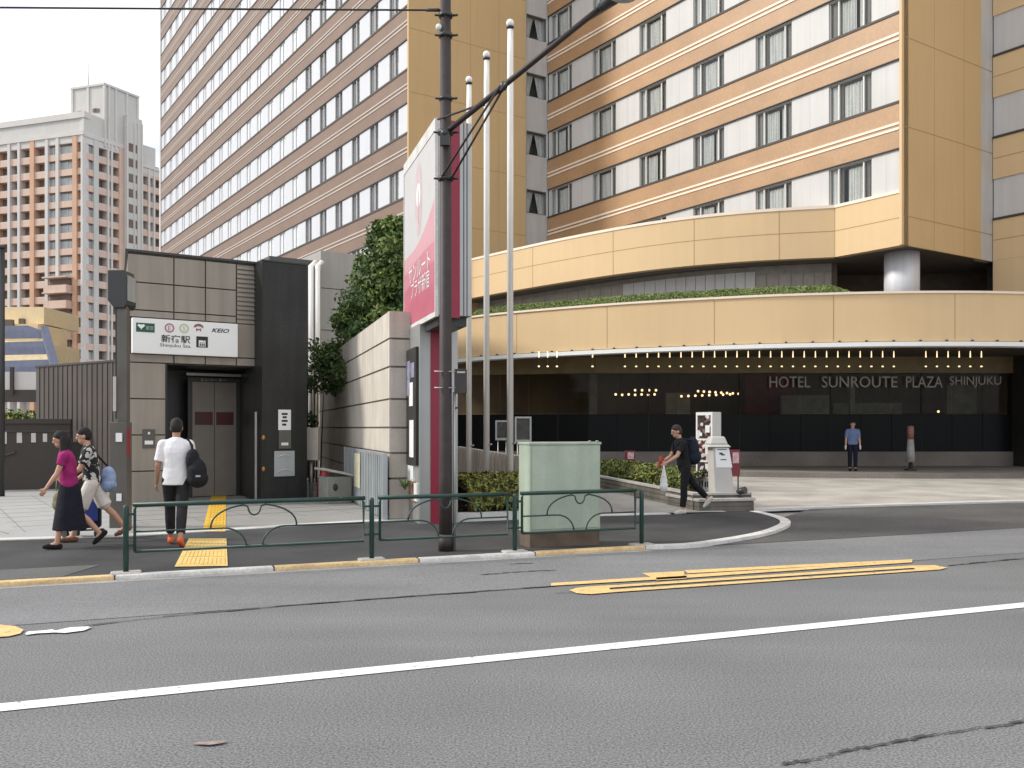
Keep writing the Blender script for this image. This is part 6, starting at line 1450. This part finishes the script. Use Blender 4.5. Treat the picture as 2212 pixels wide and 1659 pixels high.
# man in patterned shirt
pat = bpy.data.materials.new('patterned shirt'); pat.use_nodes = True; n_ = pat.node_tree.nodes; l_ = pat.node_tree.links
t_ = n_.new('ShaderNodeTexCoord'); v_ = n_.new('ShaderNodeTexNoise'); v_.inputs['Scale'].default_value = 13; v_.inputs['Detail'].default_value = 2; c_ = n_.new('ShaderNodeValToRGB'); c_.color_ramp.interpolation = 'CONSTANT'
c_.color_ramp.elements[0].color = (.012, .012, .014, 1); c_.color_ramp.elements[1].position = .54; c_.color_ramp.elements[1].color = (.50, .49, .46, 1)
l_.new(t_.outputs['Object'], v_.inputs['Vector']); l_.new(v_.outputs['Fac'], c_.inputs[0]); l_.new(c_.outputs[0], n_['Principled BSDF'].inputs['Base Color']); n_['Principled BSDF'].inputs['Roughness'].default_value = .85
pb = at(199, 1168, SW)
wB, JB, kB, _ = person('man in a black and white patterned shirt and white shorts walking left', (pb.x, pb.y, SW), LEFT, 1.62, lean=6, head=6, legs=((22, 8, -4), (-26, 14, 22)), arms=((22, 8, 46), (-6, 10, 60)),
    outfit=dict(top=pat, low=cloth('white shorts', (.66, .62, .56)), shoe=cloth('brown sandal', (.16, .08, .05)), leg=.44, width=(.100, .092), low_shoe=True, sleeve=.70), hair='short')
# man in the white t-shirt, seen from behind
pc_ = at(380, 1179, SW)
wC, JC, kC, dC = person('man in a white t-shirt and black trousers seen from behind, wearing orange shoes', (pc_.x, pc_.y, SW), (-.25, .97), 1.72, lean=3, head=10, legs=((19, 8, -4), (-14, 18, 22)), arms=((-2, 12, 18), (8, 10, 70)),
    outfit=dict(top=cloth('white t-shirt', (.74, .73, .74), .04), low=cloth('black trousers', (.022, .022, .024)), shoe=cloth('orange shoe', (.60, .13, .05)), leg=.94, width=(.095, .070), sleeve=.80, hem=.10), sm=skind)
# person in black, walking left with a backpack
pd = at(1478, 1110, SW)
wD, JD, kD, dD = person('person dressed in black with a dark backpack walking left past the planter', (pd.x, pd.y, SW), (-.97, -.2), 1.64, lean=10, head=6, legs=((6, 2, 0), (-34, 12, 46)), arms=((30, 6, 30), (22, 8, 34)),
    outfit=dict(top=cloth('black t-shirt', (.014, .014, .016)), low=cloth('black trousers', (.013, .013, .016)), shoe=cloth('pale shoe', (.5, .47, .42)), leg=.95, width=(.096, .070), sleeve=.66, hair=hairb))
pe = dep(1842, 30.2)
wE, JE, kE, _ = person('guard in a light blue shirt, dark trousers and white gloves standing on the hotel terrace', (pe.x, pe.y, .2), (-.25, -.97), 1.66, lean=0, head=0, legs=((3, 2, 0), (-3, 2, 0)), arms=((2, 9, 10), (2, 9, 10)),
    outfit=dict(top=cloth('light blue shirt', (.12, .165, .30)), low=cloth('navy trousers', (.010, .012, .024)), shoe=cloth('guard shoe', (.01, .01, .01)), leg=.96, glove=cloth('white glove', (.7, .7, .7), .03), cap=cloth('navy cap', (.012, .014, .03)), sleeve=.80))
# ------------------------------------------------------------------ things carried
def put(mb, name, m, par, vox=.012): 
    o = remesh(mb, name, m, par, vox, 2); o.location = -Vector(par.location); return o
blackcloth = cloth('black bag cloth', (.016, .017, .020)); navycloth = cloth('navy bag cloth', (.014, .019, .032)); bluecloth = cloth('blue bag cloth', (.05, .12, .36)); whiteb = cloth('white plastic bag', (.66, .65, .62), .06)
# shoulder bag of the man in white: hangs at his right side and back
sR = world(wC, JC['s', -1]); hpt = world(wC, dC['pel'])
bg_ = thing('shoulder_bag', 'black shoulder bag hanging from the right shoulder of the man in white', 'bag', (sR.x + .10, sR.y - .06, sR.z - .6))
b = MB(); c = Vector((sR.x + .10, sR.y - .10, sR.z - .33)); b.ball(c + Vector((-.02, 0, .12)), (.09, .12, .16), 14); b.ball(c + Vector((.04, 0, -.04)), (.13, .14, .19), 14); b.ball(c + Vector((.05, 0, -.13)), (.14, .14, .13), 14); put(b, 'bag_body', blackcloth, bg_)
b = MB(); b.tube([sR + Vector((-.02, -.02, .075)), sR + Vector((.055, -.06, -.01)), c + Vector((.0, -.06, .22))], .018, 8); b.tube([sR + Vector((-.02, -.02, .075)), sR + Vector((-.03, .10, .0)), c + Vector((.02, .10, .18))], .018, 8); b.build('strap', blackcloth, bg_)
b = MB(); b.box((c.x + .10, c.y - .135, c.z - .09), (.06, .012, .025), rz=.2); b.build('buckle', M['alu'], bg_)
# backpack of the person in black
bp0 = world(wD, dD['ch']); fwd = Vector((-.97, -.2, 0)).normalized()
bk_ = thing('backpack', 'dark navy backpack on the person in black', 'backpack', bp0 - fwd * .2)
b = MB(); c = bp0 - fwd * .21 + Vector((0, 0, .01)); b.ball(c, (.13, .15, .24), 16); b.ball(c - fwd * .02 + Vector((0, 0, -.12)), (.15, .16, .15), 16); b.ball(c + Vector((0, 0, .14)), (.10, .13, .12), 12); put(b, 'pack_body', navycloth, bk_)
b = MB(); side = Vector((-fwd.y, fwd.x, 0))
for s in (-1, 1):
    S = world(wD, JD['s', s]); inn = side * (-.05 if (S - bp0).dot(side) > 0 else .05); b.tube([c + side * .07 * (1 if (S - bp0).dot(side) > 0 else -1) + Vector((0, 0, .18)), S + inn + Vector((0, 0, .075)), S + inn + fwd * .10 + Vector((0, 0, -.02)), S + inn + fwd * .06 + Vector((0, 0, -.25)), c + side * .1 * (1 if (S - bp0).dot(side) > 0 else -1) - Vector((0, 0, .15))], .018, 8)
b.build('strap', navycloth, bk_)
hw = world(wD, JD['w', 1] + JD['d', 1] * .07); bb_ = thing('plastic_bag', 'white plastic bag hanging from the hand of the person in black', 'bag', hw - Vector((0, 0, .4)))
b = MB(); b.ball(hw + Vector((0, 0, -.33)), (.07, .05, .17), 14); b.ball(hw + Vector((0, 0, -.40)), (.08, .06, .11), 14); b.tube([hw, hw - Vector((0, 0, .22))], [.012, .05], 10); put(b, 'sack', whiteb, bb_)
b = MB(); hr = world(wD, JD['w', -1] + JD['d', -1] * .06); bq = thing('red_pouch', 'small red pouch held in front of the person in black', 'pouch', hr)
b.ball(hr + Vector((.05, -.03, .09)), (.05, .05, .10), 12); b.ball(hr + Vector((.04, -.02, .02)), (.05, .05, .07), 12); put(b, 'pouch_body', cloth('red pouch cloth', (.33, .07, .05), .4, 14), bq)
# tote and shopping cart of the couple
hB = world(wB, JB['w', -1] + JB['d', -1] * .05); tb = thing('tote_bag', 'khaki tote bag hanging from the arm of the man in the patterned shirt', 'bag', hB - Vector((0, 0, .4)))
hL = world(wB, JB['w', 1] + JB['d', 1] * .06)
b = MB(); c = hL + Vector((.10, -.08, -.30)); b.ball(c, (.13, .06, .15), 14); b.ball(c - Vector((0, 0, .06)), (.14, .07, .11), 14); put(b, 'tote_body', cloth('khaki', (.22, .20, .12)), tb); b = MB()
for e in (-.08, .08): b.tube([hL + Vector((0, -.02, -.0)), c + Vector((e, 0, .13))], .010, 6)
b.build('handle', cloth('khaki strap', (.22, .20, .12)), tb)
sB = world(wB, JB['s', -1] * .5 + JB['s', 1] * .5); bkk = thing('blue_bag', 'bright blue and white bag hanging behind the man in the patterned shirt', 'bag', sB)
b = MB(); c = world(wB, _['pel'] if False else JB['h', -1]) + Vector((.20, .06, .06)); b.ball(c, (.11, .09, .17), 14); b.ball(c - Vector((0, 0, .10)), (.12, .10, .11), 14); put(b, 'bag_body', mat('blue white bag', (.26, .34, .52), .7, var=.4, scale=7), bkk)
b = MB(); b.tube([world(wB, JB['s', -1]) + Vector((0, 0, .075)), world(wB, JB['s', -1]) + Vector((.12, .03, -.08)), c + Vector((0, 0, .15))], .014, 8); b.build('strap', blackcloth, bkk)
ct = at(168, 1160, SW); cart = thing('shopping_cart', 'dark and blue wheeled shopping cart pulled between the walking couple', 'shopping cart', (ct.x, ct.y, SW))
b = MB(); c = Vector((ct.x + .10, ct.y, SW + .36)); b.box((c.x, c.y, c.z), (.44, .30, .44), rz=.35); o = put(b, 'cart_bag', [navycloth], cart, .02)
b = MB(); b.box((c.x + .12, c.y - .10, c.z + .03), (.22, .16, .30), rz=.35); put(b, 'blue_panel', mat('cart blue', (.03, .06, .30), .7, var=.15), cart, .015)
b = MB(); b.tube([(c.x + .2, c.y, SW + .1), (c.x + .18, c.y, c.z + .3), (c.x + .05, c.y - .04, c.z + .50)], .012, 8); b.tube([(c.x - .2, c.y - .1, SW + .10), (c.x + .2, c.y + .08, SW + .10)], .012, 8); b.build('cart_frame', M['postd'], cart)
for dx, dy in ((-.20, -.16), (.20, -.02), (-.16, .08), (.18, .16)):
    b = MB(); b.tube([(c.x + dx - .01, c.y + dy - .02, SW + .055), (c.x + dx + .01, c.y + dy + .02, SW + .055)], .055, 14); b.build('wheel', M['black'], cart)
print('objects', len(bpy.data.objects))
